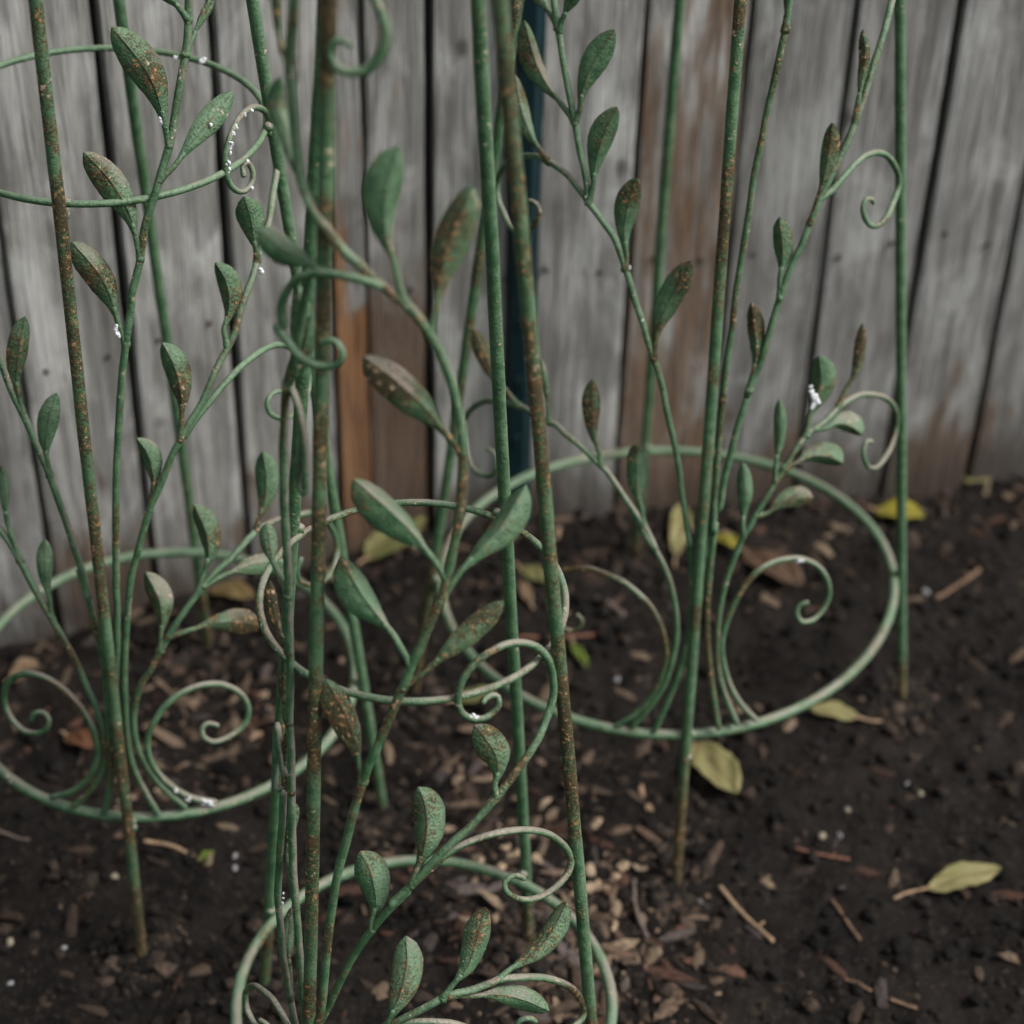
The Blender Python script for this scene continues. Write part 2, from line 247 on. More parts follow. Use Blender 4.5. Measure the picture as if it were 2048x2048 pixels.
      ('L3','vine_stem',2.8,'204,-1786,1577 190,-1783,1621 174,-1780,1664 158,-1777,1708 142,-1773,1752 127,-1769,1795 111,-1766,1838 97,-1763,1880 84,-1760,1921 72,-1758,1961 63,-1757,1999 50,-1750,2044 41,-1746,2086 34,-1743,2126 30,-1741,2165 26,-1738,2206 23,-1733,2248 19,-1726,2294 18,-1724,2335 17,-1720,2378 17,-1716,2422 17,-1710,2467 18,-1704,2513 18,-1699,2559 19,-1693,2604 21,-1688,2649 22,-1685,2692 23,-1683,2733 24,-1675,2781 25,-1671,2825 26,-1668,2867 28,-1665,2909 30,-1661,2951 32,-1655,2996 35,-1645,3044 39,-1644,3083 44,-1642,3124 48,-1638,3165 53,-1634,3207 57,-1629,3250 62,-1624,3294 67,-1618,3337 73,-1613,3381 78,-1608,3424 83,-1603,3467 89,-1599,3510 94,-1595,3552 99,-1590,3594 105,-1585,3637 110,-1579,3680 115,-1574,3722 121,-1568,3764 127,-1563,3805 132,-1559,3846 139,-1555,3885 145,-1552,3922 152,-1549,3958 161,-1541,4000 170,-1534,4040 181,-1527,4079 192,-1522,4115 202,-1517,4150 213,-1514,4184 223,-1511,4215 232,-1510,4246 244,-1498,4288 254,-1493,4322 264,-1488,4355 276,-1479,4394 286,-1476,4426 296,-1471,4459 306,-1464,4494 317,-1457,4529 328,-1450,4563 339,-1444,4596 350,-1439,4628 365,-1429,4663 380,-1422,4696 396,-1415,4727 413,-1407,4760 429,-1397,4795 442,-1390,4826 456,-1382,4859 469,-1372,4894 483,-1362,4928 496,-1353,4961 509,-1344,4993 522,-1336,5022 538,-1324,5056 554,-1313,5086 569,-1303,5115 584,-1294,5141 597,-1286,5165 609,-1277,5190 619,-1271,5210 630,-1263,5231 646,-1250,5258 660,-1241,5278 675,-1231,5300 692,-1219,5324 711,-1206,5348 729,-1192,5375 747,-1177,5402 765,-1161,5431 778,-1150,5456 791,-1137,5483 804,-1123,5510 817,-1108,5539 831,-1094,5568 844,-1078,5597 857,-1063,5625 869,-1048,5651 882,-1034,5676 897,-1017,5702 912,-1001,5726 928,-985,5750 943,-969,5773 957,-953,5795 971,-938,5817 984,-922,5840 996,-907,5863 1007,-891,5891 1016,-874,5918 1024,-858,5946 1031,-843,5973 1038,-827,6001 1045,-811,6028 1054,-794,6055 1065,-776,6081 1076,-757,6109 1088,-737,6135 1100,-716,6161 1111,-696,6186 1122,-677,6209 1131,-659,6230 1140,-639,6253 1146,-623,6271 1152,-608,6287 1158,-590,6307 1167,-567,6333 1173,-548,6351 1181,-528,6371 1189,-506,6392 1198,-482,6414 1207,-457,6437 1215,-432,6460 1223,-406,6483 1230,-381,6505 1236,-357,6526 1242,-331,6550 1247,-305,6574 1251,-278,6599 1254,-252,6623 1257,-225,6645 1259,-198,6667 1261,-171,6685 1263,-143,6702 1268,-109,6727 1271,-77,6746 1274,-46,6763 1276,-14,6780 1276,18,6798 1275,47,6815 1274,73,6834 1273,96,6855 1272,114,6879 1269,126,6907 1267,132,6937 1263,133,6973 1258,126,7014 1253,113,7059 1249,92,7106 1245,64,7154 1242,28,7201 1232,-6,7260 1221,-47,7311 1208,-94,7355 1191,-143,7394 1170,-193,7426 1149,-244,7448 1135,-293,7464 1121,-338,7473 1106,-381,7476 1091,-419,7473 1080,-453,7468 1069,-483,7459 1058,-510,7445 1048,-535,7430 1038,-557,7413 1029,-577,7395 1021,-595,7375 1014,-611,7354 1008,-626,7332 1002,-638,7309 998,-649,7284 995,-658,7258 993,-665,7231 992,-670,7204 992,-671,7178 993,-675,7141 998,-674,7106 1005,-670,7073 1017,-663,7039 1032,-652,7007 1049,-637,6980 1067,-618,6959 1087,-596,6944 1105,-572,6936 1123,-546,6939 1140,-521,6949 1152,-499,6964 1158,-481,6984 1160,-468,7008 1158,-459,7034 1151,-455,7061 1140,-453,7088 1128,-457,7107 1107,-471,7109 1092,-491,7095 1091,-507,7082 1096,-523,7064 1101,-538,7046'),
      ('L3s','scroll',2.6,'632,-1269,5184 647,-1257,5207 662,-1246,5229 677,-1234,5252 694,-1220,5275 714,-1204,5300 731,-1192,5320 750,-1178,5341 769,-1162,5362 790,-1145,5383 811,-1128,5404 831,-1110,5424 851,-1092,5443 870,-1075,5461 889,-1056,5479 908,-1037,5495 927,-1017,5512 946,-996,5527 965,-975,5540 983,-954,5552 1005,-929,5565 1026,-903,5577 1047,-876,5586 1068,-848,5593 1089,-818,5598 1109,-786,5600 1135,-750,5601 1161,-712,5600 1186,-672,5594 1210,-630,5584 1230,-587,5569 1260,-540,5552 1284,-494,5525 1309,-447,5492 1329,-399,5456 1350,-350,5417 1370,-302,5374 1389,-255,5327 1406,-213,5277 1422,-176,5225 1437,-144,5173 1448,-121,5121 1454,-102,5076 1459,-93,5033 1462,-92,4994 1464,-99,4959 1465,-114,4930 1464,-136,4905 1461,-164,4883 1456,-199,4866 1451,-237,4853 1444,-277,4846 1433,-322,4839 1420,-369,4838 1405,-416,4841 1389,-462,4849 1365,-510,4858 1340,-554,4873 1316,-595,4893 1295,-632,4917 1276,-664,4944 1258,-692,4971 1233,-712,5003 1213,-724,5036 1201,-725,5073 1196,-717,5108 1200,-707,5130 1207,-691,5147 1217,-669,5157 1240,-640,5164 1266,-609,5159 1290,-582,5144 1314,-556,5123'),
      ('Lr','scroll',2.8,'681,-1659,1596 648,-1669,1614 614,-1680,1631 581,-1692,1649 548,-1702,1669 516,-1710,1690 485,-1717,1713 456,-1723,1737 427,-1727,1763 399,-1731,1791 371,-1733,1820 348,-1736,1848 325,-1737,1879 302,-1738,1910 280,-1739,1942 260,-1739,1975 243,-1740,2008 225,-1739,2045 210,-1736,2082 197,-1734,2120 187,-1732,2159 179,-1731,2197 173,-1724,2241 171,-1717,2284 172,-1709,2327 177,-1703,2368 184,-1699,2406 194,-1697,2442 207,-1693,2477 225,-1686,2514 242,-1680,2549 263,-1671,2585 285,-1661,2621 309,-1650,2655 334,-1640,2686 360,-1631,2715 388,-1621,2741 416,-1611,2764 446,-1600,2784 476,-1589,2800 507,-1577,2814 539,-1565,2824 572,-1552,2831 605,-1540,2835 636,-1527,2836 666,-1514,2833 695,-1502,2828 723,-1489,2819 751,-1476,2806 778,-1463,2791 806,-1451,2771 833,-1440,2748 860,-1429,2722 884,-1418,2694 906,-1408,2664 928,-1402,2629 948,-1398,2591 963,-1397,2552 974,-1397,2515 980,-1399,2477 982,-1405,2441 980,-1412,2406 975,-1420,2376 962,-1435,2344 943,-1451,2317 917,-1468,2293 893,-1482,2276 864,-1499,2262 834,-1516,2251 805,-1533,2243 776,-1549,2240 748,-1566,2240 720,-1581,2244 696,-1593,2253 666,-1600,2270 641,-1601,2294 623,-1599,2319 614,-1591,2346 612,-1578,2374 618,-1566,2395 641,-1550,2411 674,-1540,2416 705,-1539,2408 737,-1542,2394'),
      ('Ll','scroll',2.8,'-709,-1658,1602 -673,-1669,1626 -637,-1680,1650 -601,-1692,1674 -566,-1703,1699 -534,-1713,1726 -497,-1718,1756 -462,-1722,1789 -429,-1725,1823 -399,-1728,1859 -372,-1730,1896 -347,-1731,1934 -324,-1732,1973 -305,-1731,2014 -287,-1729,2056 -272,-1725,2099 -260,-1721,2142 -251,-1717,2184 -246,-1713,2226 -245,-1710,2267 -247,-1705,2308 -251,-1700,2348 -255,-1697,2384 -260,-1694,2419 -267,-1690,2454 -276,-1686,2489 -288,-1680,2524 -302,-1674,2560 -319,-1667,2595 -338,-1658,2630 -358,-1650,2664 -379,-1642,2696 -401,-1634,2725 -425,-1625,2753 -450,-1616,2779 -475,-1607,2803 -501,-1597,2823 -529,-1586,2841 -557,-1574,2856 -586,-1562,2868 -616,-1548,2876 -647,-1534,2880 -685,-1518,2883 -724,-1502,2880 -764,-1486,2872 -802,-1470,2859 -839,-1454,2840 -875,-1439,2816 -910,-1424,2787 -941,-1411,2755 -971,-1399,2718 -997,-1390,2679 -1020,-1383,2638 -1039,-1377,2597 -1052,-1374,2556 -1061,-1373,2515 -1065,-1375,2475 -1065,-1380,2438 -1060,-1388,2401 -1050,-1400,2367 -1036,-1414,2335 -1018,-1430,2308 -996,-1448,2284 -968,-1467,2264 -938,-1487,2249 -907,-1506,2241 -874,-1523,2240 -840,-1539,2245 -806,-1553,2255 -775,-1567,2269 -740,-1576,2289 -710,-1580,2314 -686,-1581,2341 -670,-1577,2371 -662,-1568,2401 -662,-1557,2426 -679,-1538,2455 -708,-1523,2472 -746,-1519,2472 -782,-1519,2457 -800,-1522,2427 -814,-1527,2391'),
      ('L5','vine_stem',2.8,'-509,-1730,1584 -479,-1733,1622 -448,-1736,1659 -418,-1740,1696 -388,-1743,1733 -360,-1747,1771 -335,-1750,1809 -308,-1748,1851 -283,-1745,1894 -261,-1742,1937 -241,-1740,1980 -225,-1737,2023 -211,-1735,2064 -200,-1733,2105 -191,-1731,2146 -185,-1728,2187 -181,-1723,2230 -179,-1721,2270 -178,-1717,2311 -179,-1712,2352 -181,-1707,2393 -184,-1702,2434 -187,-1698,2474 -191,-1694,2513 -196,-1690,2551 -201,-1686,2588 -207,-1682,2625 -213,-1678,2662 -221,-1675,2698 -231,-1668,2737 -243,-1663,2776 -256,-1658,2814 -269,-1652,2853 -283,-1644,2893 -292,-1641,2926 -301,-1636,2960 -310,-1631,2995 -320,-1626,3030 -330,-1620,3064 -341,-1614,3098 -353,-1608,3132 -365,-1603,3166 -378,-1597,3199 -393,-1590,3232 -407,-1584,3265 -421,-1578,3297 -435,-1571,3329 -449,-1566,3360 -464,-1557,3393 -479,-1549,3426 -494,-1542,3458 -508,-1534,3489 -522,-1527,3520 -536,-1520,3550 -552,-1511,3582 -568,-1503,3614 -583,-1494,3644 -598,-1486,3675 -613,-1477,3706 -626,-1469,3734 -640,-1461,3763 -653,-1453,3792 -666,-1444,3821 -678,-1437,3849 -689,-1430,3875 -704,-1418,3907 -717,-1408,3937 -730,-1398,3966 -745,-1387,3997 -759,-1376,4026 -776,-1364,4055 -793,-1351,4084 -810,-1338,4112 -826,-1326,4136 -845,-1312,4160 -862,-1300,4179 -880,-1288,4197 -900,-1274,4217 -919,-1260,4234 -939,-1245,4252 -960,-1229,4270 -982,-1211,4288 -1004,-1193,4307 -1025,-1174,4326 -1046,-1154,4347 -1067,-1133,4368 -1089,-1111,4389 -1110,-1090,4410'),
      ('L6','vine_stem',2.8,'-251,-1786,1558 -238,-1782,1608 -225,-1778,1657 -212,-1774,1705 -200,-1771,1754 -188,-1767,1803 -177,-1763,1851 -167,-1759,1900 -160,-1755,1949 -154,-1750,1998 -148,-1744,2048 -144,-1739,2096 -141,-1733,2144 -138,-1729,2190 -135,-1725,2233 -134,-1720,2278 -133,-1717,2320 -133,-1716,2360 -134,-1714,2400 -134,-1712,2441 -134,-1707,2485 -132,-1703,2527 -131,-1698,2572 -129,-1693,2617 -127,-1687,2664 -125,-1682,2711 -123,-1676,2758 -122,-1672,2804 -121,-1667,2850 -121,-1662,2896 -120,-1657,2943 -120,-1651,2988 -121,-1646,3033 -122,-1641,3076 -123,-1638,3117 -125,-1633,3159 -127,-1629,3198 -130,-1626,3236 -134,-1624,3273 -137,-1620,3311 -141,-1615,3349 -145,-1612,3385 -149,-1609,3422 -153,-1605,3459 -157,-1601,3497 -162,-1597,3534 -166,-1593,3571 -170,-1590,3608 -175,-1585,3648 -180,-1579,3688 -185,-1574,3728 -189,-1570,3767 -195,-1566,3806 -201,-1561,3843 -209,-1554,3882 -220,-1543,3924 -232,-1530,3963 -243,-1517,3994 -251,-1508,4014 -254,-1505,4018 -250,-1511,4002 -240,-1525,3970 -228,-1544,3928 -214,-1565,3883 -201,-1584,3841 -190,-1598,3811 -185,-1604,3799 -186,-1600,3806 -190,-1590,3828 -196,-1577,3861 -203,-1564,3902 -210,-1551,3946 -217,-1541,3990 -223,-1536,4029 -229,-1531,4068 -236,-1528,4105 -243,-1525,4141 -250,-1522,4176 -257,-1519,4212 -265,-1515,4248 -272,-1510,4285 -279,-1504,4322 -286,-1498,4360 -293,-1492,4397 -301,-1487,4433 -308,-1481,4469 -315,-1477,4503 -322,-1473,4536 -329,-1469,4568 -337,-1465,4599 -344,-1461,4631 -351,-1457,4662 -359,-1452,4694 -366,-1447,4726 -373,-1442,4758 -381,-1437,4789 -388,-1433,4820 -395,-1429,4851 -404,-1422,4886 -413,-1416,4920 -422,-1410,4953 -432,-1404,4987 -442,-1397,5020 -452,-1391,5053 -464,-1385,5086 -476,-1378,5119 -488,-1371,5152 -500,-1364,5185 -509,-1358,5214 -519,-1352,5244 -528,-1346,5274 -538,-1339,5303 -548,-1332,5332 -557,-1326,5359 -569,-1318,5390 -582,-1311,5419 -594,-1304,5448 -606,-1297,5476 -617,-1290,5505 -627,-1283,5533 -637,-1276,5561 -647,-1269,5589 -656,-1261,5618 -665,-1253,5648 -673,-1247,5675 -680,-1241,5702 -688,-1234,5730 -695,-1227,5759 -703,-1220,5788 -710,-1213,5817 -718,-1206,5846 -725,-1199,5875 -732,-1192,5905 -740,-1185,5935 -747,-1177,5965 -754,-1170,5995'),
     ],
     leaves=[
      ('L1',1,9.6,10.9,'411,-1192,6716 396,-1179,6855 352,-1145,7074 240,-1116,7303 147,-1104,7424 63,-1081,7510'),
      ('L1',1,9.2,11.2,'266,-1310,6054 219,-1290,6224 180,-1258,6422 88,-1221,6628 -75,-1176,6831'),
      ('L1',1,11.9,11.3,'652,-973,7523 635,-965,7636 613,-946,7795 564,-929,7994 464,-916,8177 307,-874,8369'),
      ('L1',1,7.7,8.4,'570,-1052,7280 674,-984,7359 821,-842,7517 939,-703,7619 1060,-529,7726'),
      ('L1',1,3.1,3.1,'784,-779,8137 822,-728,8211 888,-639,8327 933,-568,8390 984,-474,8483'),
      ('L1',1,6.2,6.2,'811,-714,8366 771,-734,8437 730,-755,8513 667,-779,8614 593,-804,8729'),
      ('L2',1,10.6,6.8,'337,-1586,3260 348,-1566,3390 361,-1526,3555 342,-1471,3720 236,-1365,3903'),
      ('L2',1,8.2,10.7,'404,-1558,3381 596,-1493,3418 786,-1411,3420 949,-1331,3355 1123,-1241,3248'),
      ('L2',1,11.7,5.5,'659,-1419,3752 711,-1350,3923 747,-1305,4080 721,-1251,4258 637,-1168,4439'),
      ('L2',1,9.4,7.5,'702,-1390,3802 859,-1290,3829 1033,-1173,3835 1172,-1082,3797 1314,-1019,3750'),
      ('L2',1,10.2,8.1,'1095,-1047,4089 1107,-1012,4158 1156,-932,4302 1176,-865,4488 1152,-815,4720'),
      ('L3',1,8.9,4.8,'339,-1444,4596 372,-1406,4740 380,-1372,4895 346,-1334,5059 271,-1310,5186'),
      ('L3',1,10.6,7.6,'597,-1286,5165 615,-1241,5338 618,-1196,5537 573,-1137,5751 489,-1074,5909'),
      ('L3',1,9.8,6.1,'957,-953,5795 931,-910,5931 974,-843,6100 960,-807,6286 892,-816,6463'),
      ('L3',1,10.2,9.5,'1167,-567,6333 1164,-568,6414 1149,-555,6532 1135,-542,6681 1091,-536,6869'),
      ('L5',2,5.9,6.4,'-508,-1534,3489 -527,-1511,3592 -525,-1493,3691 -540,-1465,3829 -545,-1407,3989 -547,-1297,4154'),
      ('L5',2,4.3,3.8,'-745,-1387,3997 -788,-1339,4152 -829,-1286,4317 -833,-1269,4434 -834,-1218,4588 -857,-1127,4753'),
      ('L6',1,7.1,7.7,'-404,-1422,4886 -413,-1407,4999 -411,-1378,5169 -370,-1308,5382 -316,-1226,5527'),
      ('L6',1,6.4,8.7,'-569,-1318,5390 -590,-1291,5535 -591,-1256,5723 -555,-1200,5925 -512,-1091,6122'),
     ],
     residue='1151,-309,7468,12 1116,-403,7472,12 1087,-477,7462,11 1070,-531,7444,10 1054,-577,7413,12 1038,-633,7351,14 1034,-661,7305,10 1019,-685,7231,14 1016,-659,7160,12 1119,-465,7122,16 1153,-540,6950,12 597,1079,7142,23 367,1176,7118,13 1198,-625,6291,18 605,-971,7723,11 611,-971,7695,11 925,-770,7583,13 206,-1305,6194,19 214,-1310,6158,19 221,-1316,6122,17 566,-1705,1658,20 603,-1696,1637,21 640,-1689,1613,21 664,-1682,1591,17 374,-1752,1821,16 469,-1740,1709,16'),
    'R': dict(base=(0.1527, 1.5893, 0.0),
     legs={'f': [(0.1613, 1.3493, 0.0103), (0.1547, 1.464, 0.8934)], 'r': [(0.4013, 1.5962, 0.0), (0.2909, 1.6221, 0.8336)], 'b': [(0.137, 1.8175, -0.0089), (0.1362, 1.7781, 0.7625)], 'l': [(-0.0938, 1.5806, 0.0), (0.0037, 1.6069, 0.8318)]},
     rings=[
      '2192,47,1571 2200,192,1567 2199,338,1562 2187,485,1558 2164,630,1553 2130,775,1549 2085,916,1544 2029,1054,1539 1963,1187,1535 1885,1315,1530 1798,1436,1526 1701,1550,1522 1596,1656,1518 1483,1752,1514 1363,1840,1510 1238,1918,1507 1107,1986,1504 973,2045,1501 835,2094,1498 695,2133,1496 554,2162,1494 412,2183,1492 270,2194,1490 128,2198,1489 -13,2193,1488 -153,2180,1487 -291,2159,1487 -428,2131,1486 -562,2096,1486 -694,2054,1487 -824,2004,1487 -951,1947,1488 -1074,1883,1489 -1193,1812,1490 -1309,1734,1491 -1419,1649,1493 -1524,1557,1495 -1624,1459,1497 -1717,1354,1499 -1804,1242,1502 -1882,1125,1505 -1953,1003,1508 -2016,876,1511 -2070,744,1515 -2115,609,1518 -2151,471,1522 -2177,331,1526 -2194,189,1530 -2201,46,1535 -2199,-97,1539 -2187,-240,1543 -2166,-382,1548 -2136,-522,1552 -2097,-661,1557 -2049,-797,1561 -1993,-930,1566 -1928,-1059,1570 -1855,-1184,1575 -1774,-1304,1579 -1685,-1419,1583 -1588,-1528,1587 -1484,-1631,1591 -1374,-1726,1595 -1257,-1814,1599 -1134,-1894,1602 -1005,-1964,1605 -872,-2026,1608 -734,-2077,1611 -593,-2118,1613 -450,-2149,1615 -305,-2169,1617 -159,-2178,1619 -13,-2176,1620 132,-2164,1621 275,-2142,1621 416,-2109,1621 554,-2067,1621 688,-2016,1621 817,-1956,1620 942,-1888,1619 1062,-1814,1618 1177,-1732,1616 1286,-1645,1615 1390,-1552,1613 1488,-1453,1611 1581,-1350,1608 1668,-1242,1606 1750,-1130,1603 1826,-1014,1600 1896,-894,1597 1960,-769,1594 2017,-642,1590 2068,-510,1587 2111,-375,1583 2147,-237,1579 2174,-96,1575',
     ],
     stems=[
      ('R1','vine_stem',2.7,'349,-2196,1731 340,-2190,1778 330,-2184,1824 320,-2178,1871 311,-2172,1917 301,-2166,1963 292,-2160,2009 283,-2155,2054 274,-2150,2099 265,-2143,2146 257,-2137,2192 248,-2132,2237 240,-2126,2282 232,-2120,2327 225,-2113,2373 218,-2103,2421 211,-2100,2463 205,-2095,2506 199,-2090,2549 193,-2084,2593 187,-2078,2637 182,-2071,2681 177,-2064,2727 173,-2056,2772 169,-2047,2818 167,-2043,2859 164,-2038,2900 162,-2033,2941 160,-2027,2983 159,-2021,3024 158,-2015,3067 157,-2009,3109 157,-2002,3152 156,-1995,3196 156,-1988,3240 156,-1981,3284 156,-1977,3326 157,-1970,3370 158,-1963,3416 159,-1954,3463 161,-1945,3510 163,-1936,3557 165,-1927,3602 167,-1917,3645 168,-1908,3685 170,-1899,3720 172,-1891,3750 173,-1884,3774 173,-1879,3793 171,-1881,3799 163,-1920,3759 157,-1943,3741 156,-1938,3759 155,-1926,3791 154,-1910,3829 154,-1897,3869 152,-1889,3904 149,-1879,3945 146,-1873,3981 144,-1865,4022 144,-1863,4054 144,-1862,4087 145,-1858,4121 146,-1851,4160 147,-1840,4206 146,-1837,4240 146,-1833,4277 145,-1827,4316 144,-1821,4356 144,-1813,4398 143,-1806,4440 142,-1799,4482 142,-1792,4524 142,-1786,4564 142,-1780,4604 143,-1774,4643 143,-1768,4683 144,-1763,4722 145,-1757,4761 145,-1751,4800 146,-1745,4839 147,-1739,4877 148,-1733,4916 148,-1727,4955 149,-1721,4994 149,-1714,5033 150,-1708,5072 150,-1702,5111 151,-1696,5149 151,-1690,5187 152,-1684,5223 154,-1679,5259 156,-1672,5296 158,-1667,5332 161,-1662,5366 163,-1657,5400 166,-1652,5434 169,-1647,5468 172,-1641,5504 174,-1635,5540 175,-1630,5575 176,-1624,5610 177,-1619,5646 177,-1613,5682 178,-1607,5719 179,-1601,5756 179,-1594,5793 181,-1588,5830 182,-1583,5866 184,-1577,5902 186,-1571,5938 189,-1565,5974 192,-1560,6010 194,-1554,6046 197,-1548,6082 200,-1542,6118 203,-1536,6154 206,-1530,6189 208,-1524,6224 211,-1519,6259 214,-1513,6294 216,-1507,6329 219,-1502,6363 221,-1496,6398 224,-1490,6434 226,-1484,6469 229,-1478,6506 231,-1473,6540 233,-1467,6576 235,-1461,6612 237,-1454,6649 238,-1448,6685 240,-1441,6722 242,-1435,6757 244,-1429,6791 246,-1424,6823 249,-1420,6853 253,-1412,6890 257,-1406,6923 261,-1401,6954 266,-1396,6983 270,-1392,7012 274,-1388,7041 278,-1382,7072 282,-1376,7104 285,-1370,7136 288,-1364,7169 291,-1358,7201 294,-1352,7234 297,-1345,7266 301,-1339,7298 305,-1333,7330 310,-1328,7361 314,-1322,7392 319,-1316,7424 325,-1310,7455 330,-1304,7488 335,-1296,7522 339,-1291,7550 343,-1286,7580 347,-1280,7612 351,-1273,7643 355,-1267,7675 360,-1261,7706 363,-1255,7735 367,-1250,7763 370,-1246,7789 376,-1237,7827 380,-1230,7860 384,-1224,7889 388,-1219,7918 391,-1214,7948 394,-1208,7978 396,-1202,8008 398,-1196,8038 400,-1191,8067 401,-1186,8095 403,-1181,8123 404,-1177,8149 405,-1173,8176 405,-1169,8203 406,-1164,8231 407,-1159,8261 408,-1153,8293 408,-1148,8324 409,-1142,8356 409,-1137,8388'),
      ('R2','vine_stem',2.8,'141,-2003,2955 140,-1997,2997 138,-1990,3040 136,-1984,3083 134,-1977,3126 132,-1970,3169 130,-1963,3212 129,-1956,3254 127,-1950,3296 126,-1944,3337 125,-1938,3378 124,-1934,3418 123,-1930,3457 123,-1927,3494 124,-1917,3542 126,-1906,3589 128,-1897,3635 131,-1888,3679 134,-1880,3722 138,-1872,3761 142,-1866,3797 146,-1862,3830 150,-1859,3859 166,-1849,3899 184,-1857,3917 199,-1854,3947 203,-1850,3979 206,-1842,4016 208,-1833,4056 209,-1823,4098 212,-1813,4140 215,-1805,4182 220,-1799,4222 225,-1792,4262 231,-1786,4302 238,-1779,4342 244,-1773,4381 250,-1766,4421 256,-1758,4461 262,-1751,4501 268,-1743,4541 274,-1735,4580 280,-1728,4618 286,-1722,4654 294,-1714,4692 302,-1708,4728 310,-1702,4762 318,-1696,4795 326,-1690,4827 335,-1678,4867 345,-1665,4907 353,-1655,4943 358,-1651,4967 343,-1671,4954 349,-1669,4975 359,-1661,5005 371,-1650,5040 383,-1639,5075 394,-1629,5109 405,-1622,5139 415,-1616,5169 425,-1610,5199 435,-1603,5231 444,-1594,5267 451,-1588,5297 457,-1581,5330 463,-1573,5364 470,-1564,5398 476,-1556,5433 482,-1548,5468 488,-1540,5501 494,-1534,5533 500,-1528,5563 505,-1522,5593 511,-1515,5623 517,-1509,5654 524,-1501,5686 532,-1492,5720 539,-1485,5749 546,-1478,5781 555,-1469,5813 563,-1460,5847 572,-1451,5880 581,-1441,5913 590,-1432,5945 599,-1424,5975 608,-1416,6003 619,-1405,6036 631,-1394,6067 644,-1385,6097 656,-1376,6125 668,-1367,6152 679,-1358,6179 690,-1349,6206 701,-1338,6237 711,-1327,6266 721,-1317,6295 730,-1307,6324 740,-1297,6352 749,-1286,6381 759,-1276,6410 769,-1265,6440 779,-1253,6469 789,-1242,6498 799,-1230,6525 809,-1219,6551 822,-1207,6580 834,-1195,6606 847,-1183,6632 860,-1171,6657 873,-1158,6683 885,-1143,6711 898,-1128,6739 911,-1113,6768 924,-1098,6795 936,-1083,6820 950,-1068,6848 964,-1054,6873 977,-1040,6897 990,-1025,6925 1000,-1010,6949 1011,-996,6974 1021,-981,7001 1031,-965,7029 1042,-948,7060 1050,-935,7082 1059,-922,7106 1068,-908,7130 1076,-894,7156 1085,-880,7182 1094,-865,7208 1103,-850,7236 1110,-836,7260 1118,-822,7284 1125,-807,7309 1132,-792,7335 1139,-777,7360 1147,-761,7386 1155,-745,7412 1163,-728,7438 1172,-710,7464 1181,-691,7491 1191,-672,7518 1201,-652,7545 1210,-632,7572 1220,-611,7598 1229,-591,7624 1238,-571,7649 1246,-551,7673 1253,-531,7697 1260,-512,7720 1266,-492,7743 1273,-472,7765 1279,-451,7787 1286,-429,7809 1293,-407,7830 1301,-383,7851 1309,-357,7872 1317,-329,7891 1326,-300,7910 1335,-269,7928 1344,-237,7945 1353,-203,7962 1362,-169,7979'),
      ('R2s','scroll',2.6,'798,-1233,6532 823,-1216,6542 848,-1199,6553 872,-1182,6564 896,-1164,6577 918,-1144,6592 939,-1123,6609 960,-1102,6626 981,-1081,6643 1003,-1059,6659 1025,-1036,6675 1047,-1012,6690 1069,-986,6702 1092,-959,6711 1115,-928,6717 1140,-895,6719 1166,-858,6716 1204,-817,6712 1243,-774,6701 1283,-728,6681 1323,-681,6653 1363,-633,6616 1400,-586,6572 1436,-542,6520 1470,-503,6464 1499,-467,6409 1522,-435,6359 1541,-411,6313 1553,-396,6271 1561,-391,6235 1563,-394,6204 1560,-407,6176 1551,-429,6152 1538,-458,6130 1523,-494,6109 1508,-530,6097 1493,-570,6086 1476,-613,6077 1458,-655,6072 1433,-702,6064 1407,-747,6060 1380,-790,6063 1343,-830,6069 1306,-861,6088 1272,-882,6121 1243,-895,6164 1225,-906,6200 1211,-909,6237 1204,-907,6269 1205,-898,6297 1213,-884,6319 1225,-867,6332 1252,-851,6334 1279,-837,6323 1297,-834,6286'),
